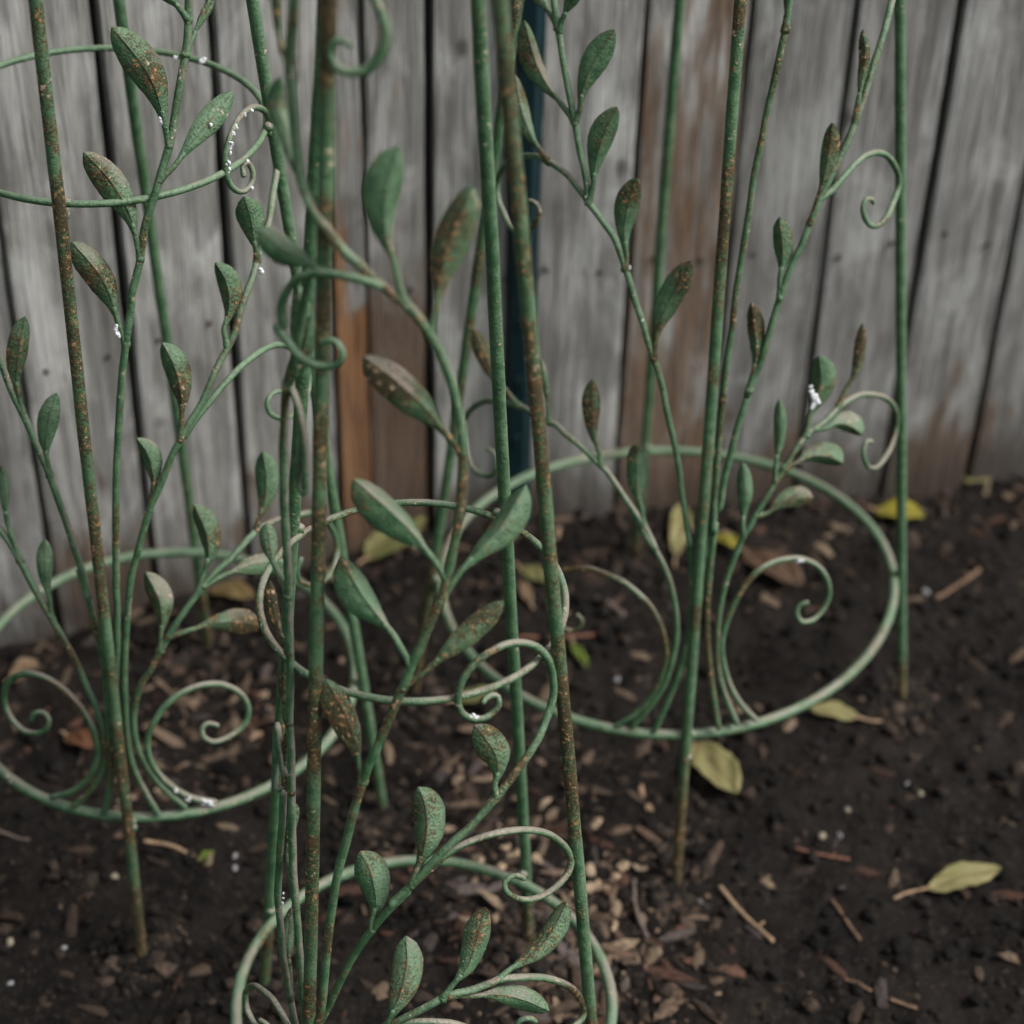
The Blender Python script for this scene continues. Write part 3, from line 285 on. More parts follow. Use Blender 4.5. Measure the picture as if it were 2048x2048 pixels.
      ('R3','vine_stem',2.7,'510,-2131,1741 491,-2128,1788 472,-2124,1835 452,-2120,1882 433,-2116,1928 415,-2112,1974 398,-2109,2018 382,-2106,2061 366,-2101,2106 352,-2096,2149 339,-2092,2190 328,-2089,2231 318,-2085,2271 309,-2080,2312 301,-2075,2352 294,-2071,2391 289,-2067,2430 284,-2063,2471 280,-2057,2512 277,-2050,2556 274,-2045,2598 271,-2038,2641 269,-2031,2686 268,-2022,2731 267,-2014,2777 267,-2006,2822 268,-1998,2867 270,-1993,2907 272,-1987,2948 276,-1980,2988 279,-1974,3028 284,-1967,3067 289,-1961,3105 293,-1955,3142 298,-1950,3177 305,-1941,3217 313,-1934,3255 321,-1927,3291 329,-1921,3327 338,-1915,3363 348,-1907,3400 357,-1900,3436 368,-1891,3474 380,-1880,3513 392,-1870,3550 403,-1861,3586 413,-1854,3618 422,-1850,3644 440,-1840,3679 457,-1835,3706 468,-1830,3731 480,-1823,3759 493,-1814,3790 508,-1803,3822 524,-1791,3856 537,-1784,3883 551,-1776,3911 566,-1766,3941 581,-1756,3970 597,-1746,4000 612,-1737,4029 626,-1728,4056 642,-1717,4085 658,-1706,4114 673,-1696,4141 688,-1686,4168 703,-1676,4195 718,-1665,4222 733,-1654,4250 748,-1642,4277 764,-1630,4305 779,-1617,4331 795,-1605,4356 810,-1593,4380 830,-1577,4406 850,-1562,4430 870,-1546,4452 890,-1531,4471 908,-1516,4486 935,-1500,4502 959,-1488,4510 985,-1473,4520 1010,-1455,4533 1037,-1435,4547 1064,-1414,4562 1090,-1393,4577 1113,-1371,4589 1135,-1347,4602 1157,-1323,4613 1184,-1298,4622 1209,-1273,4627 1238,-1246,4630 1268,-1217,4631 1298,-1186,4627 1329,-1153,4619 1364,-1118,4606 1400,-1081,4586 1436,-1042,4561 1474,-999,4530 1514,-952,4495 1556,-902,4455 1598,-851,4411 1637,-799,4361 1682,-753,4304 1722,-712,4243 1756,-676,4179 1780,-641,4122 1798,-615,4068 1812,-598,4017 1821,-591,3970 1825,-590,3932 1825,-599,3898 1821,-616,3869 1814,-640,3844 1804,-668,3824 1791,-700,3808 1776,-736,3795 1759,-774,3784 1740,-814,3777 1720,-855,3775 1696,-899,3771 1670,-944,3770 1643,-988,3775 1618,-1029,3785 1576,-1065,3799 1539,-1089,3828 1516,-1108,3863 1496,-1121,3901 1481,-1127,3939 1470,-1127,3976 1464,-1118,4010 1464,-1105,4038 1476,-1081,4070 1496,-1061,4088 1517,-1053,4081 1540,-1049,4065'),
      ('R4','scroll',2.7,'678,-2083,1745 648,-2085,1785 617,-2088,1823 586,-2090,1862 557,-2092,1902 530,-2093,1942 504,-2093,1983 480,-2092,2025 457,-2090,2067 436,-2087,2109 417,-2082,2152 402,-2081,2191 388,-2079,2231 375,-2075,2272 363,-2072,2312 353,-2068,2352 344,-2065,2391 334,-2058,2433 326,-2052,2474 320,-2046,2515 316,-2040,2556 315,-2034,2597 316,-2027,2638 319,-2021,2678 325,-2014,2718 332,-2006,2758 340,-1997,2798 348,-1992,2834 357,-1985,2869 368,-1978,2905 379,-1970,2940 391,-1962,2975 405,-1954,3010 420,-1945,3045 436,-1935,3079 453,-1924,3114 472,-1913,3147 491,-1902,3177 511,-1892,3204 537,-1879,3233 564,-1866,3258 592,-1854,3279 621,-1841,3297 651,-1828,3312 682,-1815,3322 714,-1802,3329 748,-1788,3332 781,-1774,3332 814,-1758,3328 853,-1741,3322 893,-1723,3311 932,-1705,3296 971,-1688,3275 1011,-1672,3250 1051,-1658,3219 1089,-1644,3185 1124,-1632,3147 1155,-1622,3106 1183,-1615,3061 1207,-1610,3016 1226,-1607,2971 1241,-1606,2928 1251,-1608,2885 1257,-1613,2844 1257,-1621,2806 1252,-1630,2772 1241,-1643,2740 1227,-1658,2712 1211,-1674,2690 1187,-1697,2666 1159,-1720,2648 1129,-1741,2637 1095,-1760,2634 1060,-1776,2637 1029,-1787,2647 996,-1783,2674 976,-1770,2711 974,-1762,2740 979,-1750,2770 991,-1741,2793 1020,-1735,2812 1055,-1733,2825'),
      ('R5','scroll',2.7,'-546,-2139,1670 -518,-2141,1697 -491,-2144,1724 -463,-2148,1751 -436,-2150,1779 -410,-2151,1810 -383,-2150,1844 -356,-2148,1879 -330,-2146,1916 -306,-2143,1954 -283,-2139,1992 -263,-2136,2032 -245,-2132,2072 -228,-2127,2114 -214,-2122,2155 -200,-2117,2197 -189,-2111,2240 -178,-2105,2283 -170,-2098,2327 -163,-2093,2370 -159,-2088,2411 -157,-2080,2456 -159,-2073,2499 -163,-2066,2541 -170,-2059,2583 -178,-2052,2625 -190,-2044,2667 -203,-2036,2708 -219,-2026,2749 -234,-2020,2786 -251,-2012,2822 -270,-2004,2858 -289,-1995,2893 -309,-1987,2924 -330,-1980,2953 -351,-1973,2979 -374,-1967,3003 -397,-1960,3026 -422,-1952,3048 -447,-1943,3069 -474,-1934,3090 -502,-1923,3108 -530,-1913,3125 -558,-1903,3140 -587,-1893,3152 -616,-1884,3161 -646,-1874,3169 -675,-1863,3174 -705,-1852,3178 -741,-1837,3183 -778,-1821,3185 -814,-1805,3185 -850,-1789,3181 -887,-1775,3172 -925,-1760,3160 -961,-1745,3145 -994,-1731,3127 -1033,-1717,3105 -1067,-1704,3080 -1098,-1695,3049 -1120,-1687,3017 -1141,-1681,2982 -1159,-1677,2945 -1174,-1676,2907 -1184,-1677,2867 -1192,-1682,2826 -1196,-1689,2785 -1195,-1698,2747 -1190,-1708,2710 -1179,-1720,2675 -1166,-1734,2642 -1150,-1748,2613 -1132,-1765,2587 -1111,-1783,2564 -1089,-1802,2545 -1066,-1819,2534 -1034,-1836,2527 -1001,-1849,2529 -971,-1859,2537 -943,-1864,2553 -917,-1865,2575 -899,-1864,2598 -890,-1856,2628 -895,-1848,2656 -913,-1843,2679 -937,-1839,2700'),
      ('R6','vine_stem',2.7,'-404,-2165,1700 -380,-2162,1738 -357,-2160,1776 -333,-2158,1814 -310,-2156,1852 -287,-2153,1890 -266,-2150,1928 -246,-2147,1968 -226,-2143,2007 -207,-2138,2047 -189,-2134,2088 -172,-2129,2128 -158,-2124,2169 -146,-2118,2210 -136,-2113,2251 -127,-2107,2292 -119,-2101,2334 -112,-2096,2375 -106,-2092,2416 -98,-2084,2461 -91,-2076,2506 -86,-2069,2550 -82,-2063,2594 -79,-2056,2638 -79,-2049,2682 -81,-2043,2726 -84,-2036,2770 -88,-2029,2814 -93,-2022,2857 -99,-2015,2900 -106,-2008,2943 -114,-2000,2985 -123,-1992,3027 -133,-1984,3068 -142,-1980,3105 -152,-1975,3141 -163,-1969,3177 -174,-1964,3213 -186,-1959,3248 -199,-1953,3282 -215,-1945,3320 -231,-1936,3357 -249,-1928,3394 -268,-1919,3429 -288,-1910,3465 -306,-1904,3496 -324,-1898,3527 -344,-1891,3558 -363,-1885,3588 -383,-1878,3619 -402,-1870,3648 -425,-1859,3681 -451,-1842,3718 -478,-1823,3754 -500,-1807,3784 -513,-1797,3801 -514,-1797,3803 -505,-1804,3791 -489,-1814,3770 -468,-1828,3740 -444,-1845,3705 -417,-1862,3667 -390,-1879,3629 -364,-1896,3594 -342,-1911,3565 -325,-1923,3543 -315,-1931,3532 -312,-1932,3535 -324,-1918,3559 -344,-1897,3596 -367,-1877,3636 -387,-1864,3671 -406,-1854,3703 -426,-1847,3733 -447,-1839,3763 -469,-1829,3793 -488,-1822,3821 -509,-1813,3849 -531,-1803,3877 -552,-1793,3905 -573,-1783,3932 -592,-1773,3958 -611,-1764,3984 -629,-1754,4009 -647,-1745,4033 -665,-1736,4056 -685,-1723,4082 -705,-1710,4108 -725,-1698,4131 -744,-1687,4152 -770,-1673,4175 -795,-1661,4194 -822,-1647,4214 -843,-1635,4230 -865,-1622,4247 -888,-1608,4263 -910,-1594,4278 -931,-1581,4291 -952,-1567,4303 -974,-1553,4315 -998,-1537,4327 -1024,-1520,4339 -1053,-1502,4352 -1081,-1482,4364 -1107,-1463,4374 -1134,-1438,4390 -1158,-1413,4404 -1184,-1390,4412 -1212,-1373,4411 -1241,-1358,4403 -1272,-1339,4400 -1296,-1316,4401 -1319,-1288,4405 -1345,-1258,4408 -1374,-1228,4409 -1401,-1199,4404 -1430,-1167,4397 -1461,-1133,4388 -1494,-1096,4375 -1527,-1057,4359 -1564,-1014,4339 -1603,-968,4317 -1644,-919,4292 -1683,-868,4262 -1718,-817,4227 -1755,-765,4188 -1788,-714,4143 -1817,-664,4094 -1846,-615,4042 -1875,-570,3988 -1902,-530,3933 -1926,-495,3878 -1945,-467,3824 -1959,-448,3771 -1969,-437,3720 -1974,-436,3671 -1976,-444,3624 -1974,-453,3591 -1970,-470,3559 -1965,-494,3530 -1958,-523,3505 -1950,-555,3485 -1943,-589,3472 -1930,-632,3455 -1917,-675,3446 -1902,-720,3443 -1883,-765,3446 -1852,-815,3449 -1816,-861,3460 -1782,-903,3477 -1752,-939,3502 -1725,-968,3531 -1703,-990,3564 -1687,-1002,3600 -1678,-1005,3637 -1674,-1001,3672 -1674,-989,3703 -1679,-970,3732 -1689,-949,3752 -1708,-929,3760 -1732,-909,3762 -1756,-887,3763'),
      ('R7','vine_stem',2.7,'-211,-2194,1679 -198,-2188,1722 -185,-2182,1766 -172,-2176,1810 -159,-2170,1853 -146,-2164,1897 -133,-2158,1939 -121,-2152,1982 -109,-2146,2024 -97,-2141,2066 -85,-2135,2107 -73,-2130,2148 -61,-2124,2189 -50,-2119,2229 -40,-2113,2270 -30,-2106,2311 -21,-2099,2353 -14,-2094,2393 -8,-2088,2433 -2,-2083,2473 3,-2076,2514 8,-2070,2555 13,-2064,2596 16,-2057,2637 19,-2051,2679 22,-2044,2721 24,-2038,2763 26,-2032,2805 27,-2026,2847 28,-2020,2889 28,-2013,2932 27,-2007,2975 27,-2000,3019 25,-1993,3064 23,-1985,3110 20,-1980,3152 17,-1974,3197 13,-1966,3243 9,-1957,3290 4,-1948,3336 -1,-1939,3382 -5,-1930,3425 -9,-1922,3465 -14,-1916,3502 -17,-1912,3534 -20,-1912,3561 -24,-1921,3577 -30,-1921,3604 -37,-1916,3637 -44,-1908,3674 -53,-1899,3715 -62,-1889,3757 -71,-1880,3800 -79,-1873,3841 -87,-1868,3880 -96,-1860,3923 -104,-1853,3965 -113,-1846,4005 -120,-1841,4045 -128,-1835,4083 -135,-1830,4121 -142,-1823,4163 -148,-1816,4203 -154,-1810,4242 -161,-1804,4281 -169,-1796,4322 -177,-1790,4360 -186,-1784,4398 -195,-1778,4437 -205,-1770,4476 -215,-1763,4515 -226,-1755,4555 -235,-1749,4591 -245,-1743,4627 -255,-1737,4663 -265,-1730,4700 -275,-1723,4736 -284,-1717,4772 -294,-1710,4807 -302,-1704,4842 -310,-1697,4877 -318,-1690,4912 -326,-1684,4946 -333,-1677,4979 -341,-1671,5012 -349,-1666,5043 -359,-1658,5077 -370,-1651,5109 -380,-1644,5141 -391,-1637,5171 -401,-1631,5200 -412,-1625,5228 -424,-1618,5258 -436,-1612,5285 -448,-1606,5312 -460,-1600,5339 -471,-1594,5367 -482,-1586,5397 -491,-1578,5428 -501,-1569,5460 -510,-1560,5492 -521,-1552,5523 -530,-1546,5550 -538,-1544,5572 -548,-1540,5596 -561,-1530,5629 -580,-1510,5677 -589,-1506,5702 -599,-1500,5730 -610,-1492,5761 -622,-1483,5794 -634,-1473,5829 -647,-1462,5864 -660,-1450,5901 -673,-1438,5937 -687,-1427,5973 -700,-1415,6009 -713,-1404,6042 -726,-1393,6074 -738,-1383,6104 -749,-1374,6130 -759,-1366,6153 -782,-1345,6195 -803,-1329,6225 -822,-1317,6248 -840,-1306,6267 -858,-1295,6285 -877,-1282,6305 -898,-1267,6328 -920,-1252,6351 -942,-1237,6373 -962,-1224,6395 -980,-1212,6415 -994,-1203,6434 -1005,-1189,6463 -1006,-1180,6486 -1008,-1168,6516 -1012,-1160,6541 -1017,-1150,6570 -1023,-1140,6601 -1029,-1129,6632 -1036,-1118,6663 -1044,-1107,6694 -1053,-1095,6724 -1063,-1084,6755 -1072,-1072,6786 -1081,-1060,6817 -1089,-1047,6849 -1096,-1034,6882 -1103,-1021,6914 -1109,-1009,6944 -1114,-1000,6969 -1121,-990,6995 -1126,-984,7012 -1134,-972,7040 -1140,-963,7063 -1146,-951,7090 -1154,-938,7120 -1162,-924,7152 -1170,-909,7185 -1179,-894,7217 -1185,-883,7243 -1191,-871,7269 -1198,-859,7296 -1205,-846,7324 -1212,-834,7351 -1218,-821,7379 -1224,-809,7406 -1230,-797,7432 -1237,-783,7461 -1243,-769,7492 -1249,-755,7522 -1255,-741,7551 -1261,-728,7578 -1266,-716,7603 -1270,-705,7623 -1278,-689,7656 -1283,-679,7676 -1289,-667,7699 -1294,-655,7722 -1299,-642,7747 -1304,-628,7774 -1309,-614,7802 -1313,-602,7826 -1317,-590,7851 -1321,-578,7877 -1326,-564,7905 -1330,-550,7935 -1333,-538,7959 -1336,-526,7985 -1340,-513,8013 -1343,-500,8041 -1346,-487,8069 -1350,-474,8098 -1353,-461,8125'),
      ('R7s','scroll',2.6,'-993,-1192,6428 -1010,-1177,6443 -1026,-1161,6458 -1043,-1145,6473 -1062,-1127,6490 -1081,-1108,6505 -1101,-1088,6522 -1123,-1065,6539 -1144,-1042,6554 -1165,-1019,6565 -1192,-994,6577 -1218,-969,6586 -1244,-943,6591 -1267,-917,6593 -1292,-890,6594 -1312,-864,6589 -1335,-835,6584 -1361,-803,6580 -1390,-769,6575 -1414,-734,6565 -1435,-699,6549 -1455,-664,6527 -1487,-624,6506 -1523,-584,6481 -1545,-542,6451 -1568,-500,6418 -1591,-458,6381 -1616,-418,6340 -1641,-379,6296 -1664,-345,6251 -1683,-315,6205 -1699,-291,6160 -1712,-274,6116 -1721,-267,6073 -1725,-269,6032 -1726,-278,5996 -1723,-296,5963 -1716,-320,5935 -1707,-348,5913 -1697,-378,5900 -1685,-409,5892 -1671,-446,5882 -1658,-485,5874 -1643,-528,5863 -1627,-573,5855 -1609,-616,5852 -1583,-660,5849 -1554,-702,5852 -1526,-740,5863 -1500,-772,5883 -1476,-799,5911 -1454,-821,5942 -1432,-839,5976 -1411,-851,6012 -1395,-858,6046 -1384,-860,6076 -1376,-857,6105 -1374,-849,6129 -1384,-830,6159 -1404,-811,6180 -1431,-795,6188 -1456,-782,6184 -1469,-775,6166 -1476,-771,6140 -1478,-768,6112 -1478,-766,6081'),
     ],
     leaves=[
      ('R1',1,3.4,3.4,'391,-1214,7948 389,-1208,7994 390,-1185,8094 406,-1144,8246 416,-1126,8335'),
      ('R2',1,7.4,6.0,'740,-1297,6352 786,-1234,6532 825,-1173,6717 845,-1118,6904 851,-1062,7115'),
      ('R2',1,3.8,4.5,'1042,-948,7060 1050,-912,7174 1065,-854,7342 1077,-809,7529 1035,-774,7754'),
      ('R2',1,8.3,6.7,'546,-1478,5781 534,-1437,5928 543,-1401,6078 527,-1373,6230 487,-1334,6422'),
      ('R2',1,7.4,5.6,'359,-1661,5005 374,-1640,5115 393,-1599,5284 371,-1540,5496 328,-1467,5719'),
      ('R3',1,5.4,4.9,'658,-1706,4114 645,-1671,4240 657,-1623,4413 655,-1566,4608 635,-1493,4806'),
      ('R3',1,6.2,11.6,'718,-1665,4222 809,-1625,4243 954,-1549,4272 1105,-1502,4233 1237,-1494,4167'),
      ('R3',1,7.1,9.7,'508,-1803,3822 604,-1785,3837 732,-1721,3907 852,-1668,3919 1006,-1618,3885'),
      ('R3',1,5.4,11.0,'959,-1488,4510 1055,-1453,4492 1165,-1380,4490 1278,-1340,4441 1387,-1366,4375'),
      ('R3',1,12.1,8.3,'890,-1531,4471 903,-1485,4621 942,-1433,4773 973,-1384,4942 942,-1339,5140'),
      ('R3',1,4.5,4.9,'1157,-1323,4613 1204,-1250,4715 1286,-1161,4859 1313,-1093,5015 1318,-1012,5253'),
      ('R3',1,6.2,6.2,'422,-1850,3644 409,-1843,3727 405,-1796,3888 406,-1754,4052 373,-1660,4271'),
      ('R6',1,5.9,8.0,'-795,-1661,4194 -820,-1628,4306 -870,-1574,4465 -890,-1500,4687 -899,-1431,4911'),
      ('R6',1,9.7,8.6,'-426,-1847,3733 -446,-1807,3873 -491,-1767,4019 -500,-1713,4193 -520,-1623,4407'),
      ('R6',1,3.7,4.6,'-1241,-1358,4403 -1246,-1335,4491 -1263,-1279,4630 -1293,-1222,4766 -1335,-1150,4916'),
      ('R6',1,6.8,7.7,'-1494,-1096,4375 -1603,-951,4421 -1705,-803,4486 -1796,-667,4596 -1905,-533,4774'),
      ('R7',1,7.7,10.5,'-994,-1203,6434 -968,-1188,6554 -952,-1150,6746 -906,-1112,6963 -808,-1063,7196'),
      ('R7',1,9.3,9.3,'-1126,-984,7012 -1090,-980,7119 -1073,-960,7291 -995,-935,7508 -855,-886,7753'),
      ('R7s',1,5.7,9.6,'-1312,-864,6589 -1370,-794,6630 -1452,-676,6708 -1537,-516,6847 -1613,-331,7074'),
      ('R7',1,5.0,10.5,'-1126,-984,7012 -1224,-878,7098 -1343,-740,7193 -1448,-585,7331 -1540,-419,7584'),
      ('R7',1,8.3,9.5,'-687,-1427,5973 -683,-1406,6075 -710,-1348,6273 -688,-1298,6500 -632,-1270,6706'),
      ('R7',1,8.8,10.3,'-424,-1618,5258 -425,-1603,5353 -400,-1560,5541 -307,-1499,5787 -176,-1410,6051'),
      ('R7',1,4.9,4.9,'-1278,-689,7656 -1322,-621,7705 -1384,-519,7755 -1464,-401,7815 -1543,-325,7861'),
      ('R7',1,4.3,6.0,'-1270,-705,7623 -1250,-700,7728 -1212,-710,7827 -1162,-730,7931 -1104,-745,8066'),
      ('R7',1,3.1,3.8,'-1632,-797,7430 -1628,-745,7551 -1608,-718,7684 -1597,-658,7820 -1597,-500,8033'),
     ],
     residue='-536,-1562,5573,11 -524,-1561,5535,12 -512,-1569,5504,12 -500,-1574,5477,10 -454,-1614,5325,13 -159,2121,2771,12 891,-1410,4880,14 905,-1413,4836,18 922,-1436,4806,23 937,-1446,4775,23 931,-1458,4741,19 958,-1453,4765,18 914,-1468,4711,13 913,-1729,3290,13 939,-1730,3289,13 970,-1712,3269,11 87,-2243,1455,15 92,-2254,1418,17 99,-2257,1363,15 -1012,-1201,6471,13 -657,-1434,5983,13 36,-1609,6429,10'),
    'F': dict(base=(-0.0602, 1.1194, 0.0),
     legs={'f': [(-0.1465, 0.9705, 0.0116), (-0.1039, 1.0845, 1.0464)], 'r': [(0.0904, 1.03, 0.0), (-0.0206, 1.1142, 1.0354)], 'b': [(0.0268, 1.2676, -0.0003), (-0.033, 1.197, 1.0)], 'l': [(-0.2063, 1.214, -0.0088), (-0.1142, 1.1884, 1.0017)]},
     rings=[
      '1526,25,999 1521,125,996 1509,225,994 1490,323,991 1465,420,989 1434,514,986 1396,607,983 1353,696,981 1304,782,978 1250,866,976 1191,945,973 1128,1021,971 1060,1092,968 988,1160,966 912,1223,964 832,1282,962 749,1335,960 663,1384,958 573,1428,956 481,1466,954 387,1498,953 290,1524,951 192,1544,950 93,1557,949 -8,1564,948 -109,1564,947 -210,1557,947 -310,1542,946 -409,1521,946 -506,1493,946 -601,1458,946 -694,1416,946 -783,1367,947 -869,1313,947 -950,1252,948 -1027,1186,949 -1099,1116,951 -1166,1040,952 -1227,960,954 -1284,877,955 -1334,790,957 -1379,700,959 -1417,608,961 -1450,514,963 -1477,418,965 -1498,321,968 -1514,223,970 -1523,124,972 -1526,25,975 -1523,-75,977 -1513,-173,980 -1498,-272,983 -1476,-369,985 -1449,-464,988 -1415,-558,990 -1375,-649,993 -1329,-738,996 -1277,-823,998 -1220,-905,1001 -1156,-982,1003 -1088,-1055,1006 -1015,-1123,1008 -937,-1186,1010 -855,-1243,1012 -770,-1295,1014 -681,-1340,1016 -590,-1379,1018 -496,-1412,1019 -400,-1438,1021 -303,-1458,1022 -205,-1472,1023 -106,-1479,1024 -8,-1481,1025 91,-1476,1026 188,-1465,1026 285,-1448,1026 381,-1425,1027 475,-1397,1027 567,-1363,1027 657,-1323,1026 745,-1279,1026 830,-1228,1025 912,-1173,1024 990,-1112,1024 1064,-1047,1022 1134,-976,1021 1200,-901,1020 1260,-822,1018 1316,-739,1017 1365,-651,1015 1408,-561,1013 1445,-468,1011 1475,-372,1009 1498,-274,1006 1514,-175,1004 1524,-75,1002',
      '991,132,5225 988,200,5224 980,267,5222 968,333,5220 953,399,5218 934,463,5217 911,526,5215 884,589,5213 854,649,5211 820,708,5210 783,765,5208 742,819,5206 698,871,5204 651,921,5203 600,968,5201 546,1011,5200 489,1051,5198 430,1088,5197 368,1120,5196 304,1148,5194 238,1172,5193 170,1192,5192 100,1207,5191 30,1217,5190 -41,1222,5190 -113,1221,5189 -184,1216,5189 -255,1206,5188 -325,1191,5188 -394,1171,5188 -462,1147,5188 -528,1118,5189 -591,1084,5189 -652,1046,5189 -711,1004,5190 -766,958,5191 -818,908,5191 -867,856,5192 -912,800,5193 -953,741,5195 -991,680,5196 -1024,616,5197 -1053,551,5199 -1078,484,5200 -1098,415,5202 -1114,345,5203 -1125,274,5205 -1131,203,5207 -1133,132,5209 -1131,60,5210 -1123,-11,5212 -1111,-81,5214 -1094,-150,5216 -1073,-218,5218 -1048,-285,5220 -1018,-350,5222 -984,-412,5224 -946,-472,5225 -904,-530,5227 -859,-585,5229 -810,-636,5231 -758,-685,5232 -703,-730,5234 -645,-771,5235 -584,-808,5237 -522,-841,5238 -457,-871,5239 -390,-896,5241 -322,-916,5242 -253,-932,5243 -183,-944,5243 -112,-950,5244 -41,-953,5245 30,-950,5245 100,-943,5246 170,-930,5246 239,-914,5246 306,-892,5246 372,-866,5246 436,-836,5246 497,-801,5245 556,-762,5245 612,-719,5244 665,-673,5243 714,-623,5242 760,-570,5241 801,-514,5240 839,-456,5239 873,-396,5238 903,-333,5237 928,-269,5235 949,-204,5234 966,-138,5232 978,-71,5230 987,-3,5229 991,65,5227',
     ],
     stems=[
      ('S1','vine_stem',3.1,'-710,-1389,2387 -700,-1388,2424 -690,-1388,2461 -681,-1382,2502 -675,-1384,2537 -669,-1386,2573 -662,-1385,2611 -657,-1379,2653 -651,-1366,2701 -647,-1367,2738 -644,-1365,2777 -640,-1362,2818 -637,-1358,2860 -633,-1353,2903 -630,-1347,2947 -627,-1341,2991 -623,-1336,3035 -619,-1331,3078 -616,-1327,3120 -612,-1325,3161 -608,-1319,3204 -604,-1314,3247 -599,-1310,3288 -595,-1306,3329 -590,-1303,3370 -586,-1300,3410 -581,-1297,3451 -576,-1293,3491 -571,-1290,3531 -566,-1286,3572 -561,-1282,3613 -555,-1278,3655 -550,-1274,3696 -544,-1270,3737 -539,-1266,3777 -533,-1263,3817 -526,-1261,3857 -520,-1258,3895 -513,-1255,3936 -505,-1251,3975 -497,-1249,4013 -488,-1246,4051 -480,-1244,4088 -471,-1242,4125 -463,-1240,4162 -455,-1237,4199 -448,-1235,4236 -440,-1232,4272 -433,-1229,4308 -426,-1226,4344 -419,-1224,4380 -412,-1222,4415 -405,-1220,4450 -397,-1220,4484 -388,-1214,4522 -379,-1210,4559 -370,-1207,4596 -361,-1204,4631 -352,-1201,4666 -342,-1198,4700 -334,-1196,4734 -325,-1194,4766 -316,-1193,4798 -307,-1191,4830 -298,-1190,4862 -288,-1187,4894 -277,-1185,4927 -266,-1183,4959 -254,-1181,4992 -242,-1179,5026 -228,-1175,5061 -214,-1168,5099 -204,-1168,5132 -192,-1165,5166 -180,-1161,5201 -168,-1157,5238 -156,-1152,5274 -144,-1147,5309 -132,-1143,5343 -121,-1140,5375 -111,-1139,5405 -99,-1132,5439 -87,-1128,5471 -76,-1125,5499 -66,-1123,5526 -57,-1122,5552 -48,-1120,5578 -38,-1114,5609 -30,-1110,5637 -22,-1106,5665 -11,-1100,5695 -2,-1098,5721 7,-1094,5748 18,-1091,5776 29,-1086,5804 40,-1082,5832 50,-1077,5860 60,-1072,5889 71,-1067,5918 81,-1061,5947 91,-1055,5976 101,-1049,6004 110,-1045,6030 121,-1040,6057 131,-1036,6081 141,-1032,6105 151,-1029,6129 160,-1023,6155 167,-1019,6179 173,-1015,6204 180,-1010,6229 186,-1005,6256 192,-1000,6283 198,-994,6310 204,-989,6338 210,-985,6365 216,-980,6393 223,-974,6422 229,-967,6453 235,-957,6486 239,-955,6512 244,-951,6538 248,-947,6566 253,-942,6595 257,-936,6623 261,-930,6653 266,-925,6682 270,-919,6710 273,-915,6739 277,-910,6766 280,-905,6795 283,-900,6824 285,-894,6853 287,-889,6882 289,-884,6910 291,-880,6938 293,-876,6965 294,-873,6991 295,-870,7017 297,-863,7048 298,-858,7077 299,-854,7105 300,-851,7132 300,-847,7159 299,-843,7189 297,-840,7216 295,-837,7244 293,-833,7273 290,-830,7301 287,-826,7330 284,-823,7359 280,-820,7388 276,-818,7417 272,-815,7446 267,-812,7475 262,-810,7504 257,-807,7532 251,-805,7560 246,-804,7588 239,-801,7617 233,-798,7646 226,-796,7675 218,-794,7703 210,-792,7731 202,-790,7759 193,-789,7785 184,-787,7811 174,-786,7838 164,-784,7863 155,-782,7888 146,-781,7911 137,-782,7931 126,-779,7957 117,-779,7977 107,-780,7996 95,-779,8017 83,-778,8039 69,-776,8062 54,-773,8086 38,-770,8110 21,-768,8133 7,-767,8151 -8,-766,8170 -24,-764,8188 -40,-763,8205 -56,-761,8221 -72,-759,8236 -92,-756,8252 -112,-753,8267 -132,-750,8281 -151,-748,8294 -166,-745,8305 -182,-743,8316 -193,-742,8324 -208,-738,8336 -221,-734,8348 -237,-729,8363 -254,-722,8379 -273,-715,8396 -291,-708,8412 -308,-702,8425 -325,-696,8438 -344,-689,8452 -362,-683,8465 -380,-675,8479 -396,-668,8493 -412,-660,8507 -426,-651,8522 -441,-643,8537 -455,-634,8552 -468,-625,8566 -481,-617,8579 -495,-608,8594 -508,-599,8608 -520,-591,8621 -532,-582,8633 -544,-574,8647 -558,-563,8663 -572,-553,8679 -585,-543,8696 -597,-532,8716 -606,-523,8733 -615,-514,8750 -624,-505,8770 -631,-495,8792 -639,-484,8816 -644,-477,8836 -649,-469,8858 -653,-461,8881 -657,-453,8906 -661,-445,8931 -665,-437,8956 -668,-429,8982 -671,-424,9003 -673,-418,9025 -675,-413,9047 -677,-407,9070 -679,-401,9093 -681,-395,9116 -682,-390,9139 -684,-384,9161 -686,-379,9184 -687,-374,9207 -689,-368,9230 -690,-362,9254 -691,-356,9277 -693,-351,9300 -694,-345,9323 -695,-340,9345 -696,-336,9365 -697,-333,9384 -699,-325,9412 -700,-320,9435 -702,-317,9456 -702,-313,9478 -701,-308,9505 -700,-306,9526 -698,-304,9549 -695,-302,9573 -692,-300,9597 -689,-298,9623 -686,-296,9647 -683,-294,9672 -681,-293,9694 -678,-292,9719 -676,-290,9742 -673,-289,9764 -671,-287,9786 -669,-286,9807 -667,-284,9829 -665,-282,9851 -664,-280,9872 -662,-278,9894 -661,-275,9916 -660,-273,9937 -659,-270,9958 -659,-267,9979 -658,-263,10000 -658,-260,10021 -658,-256,10042 -658,-252,10063 -658,-249,10083 -659,-245,10104 -659,-241,10124 -660,-237,10144'),
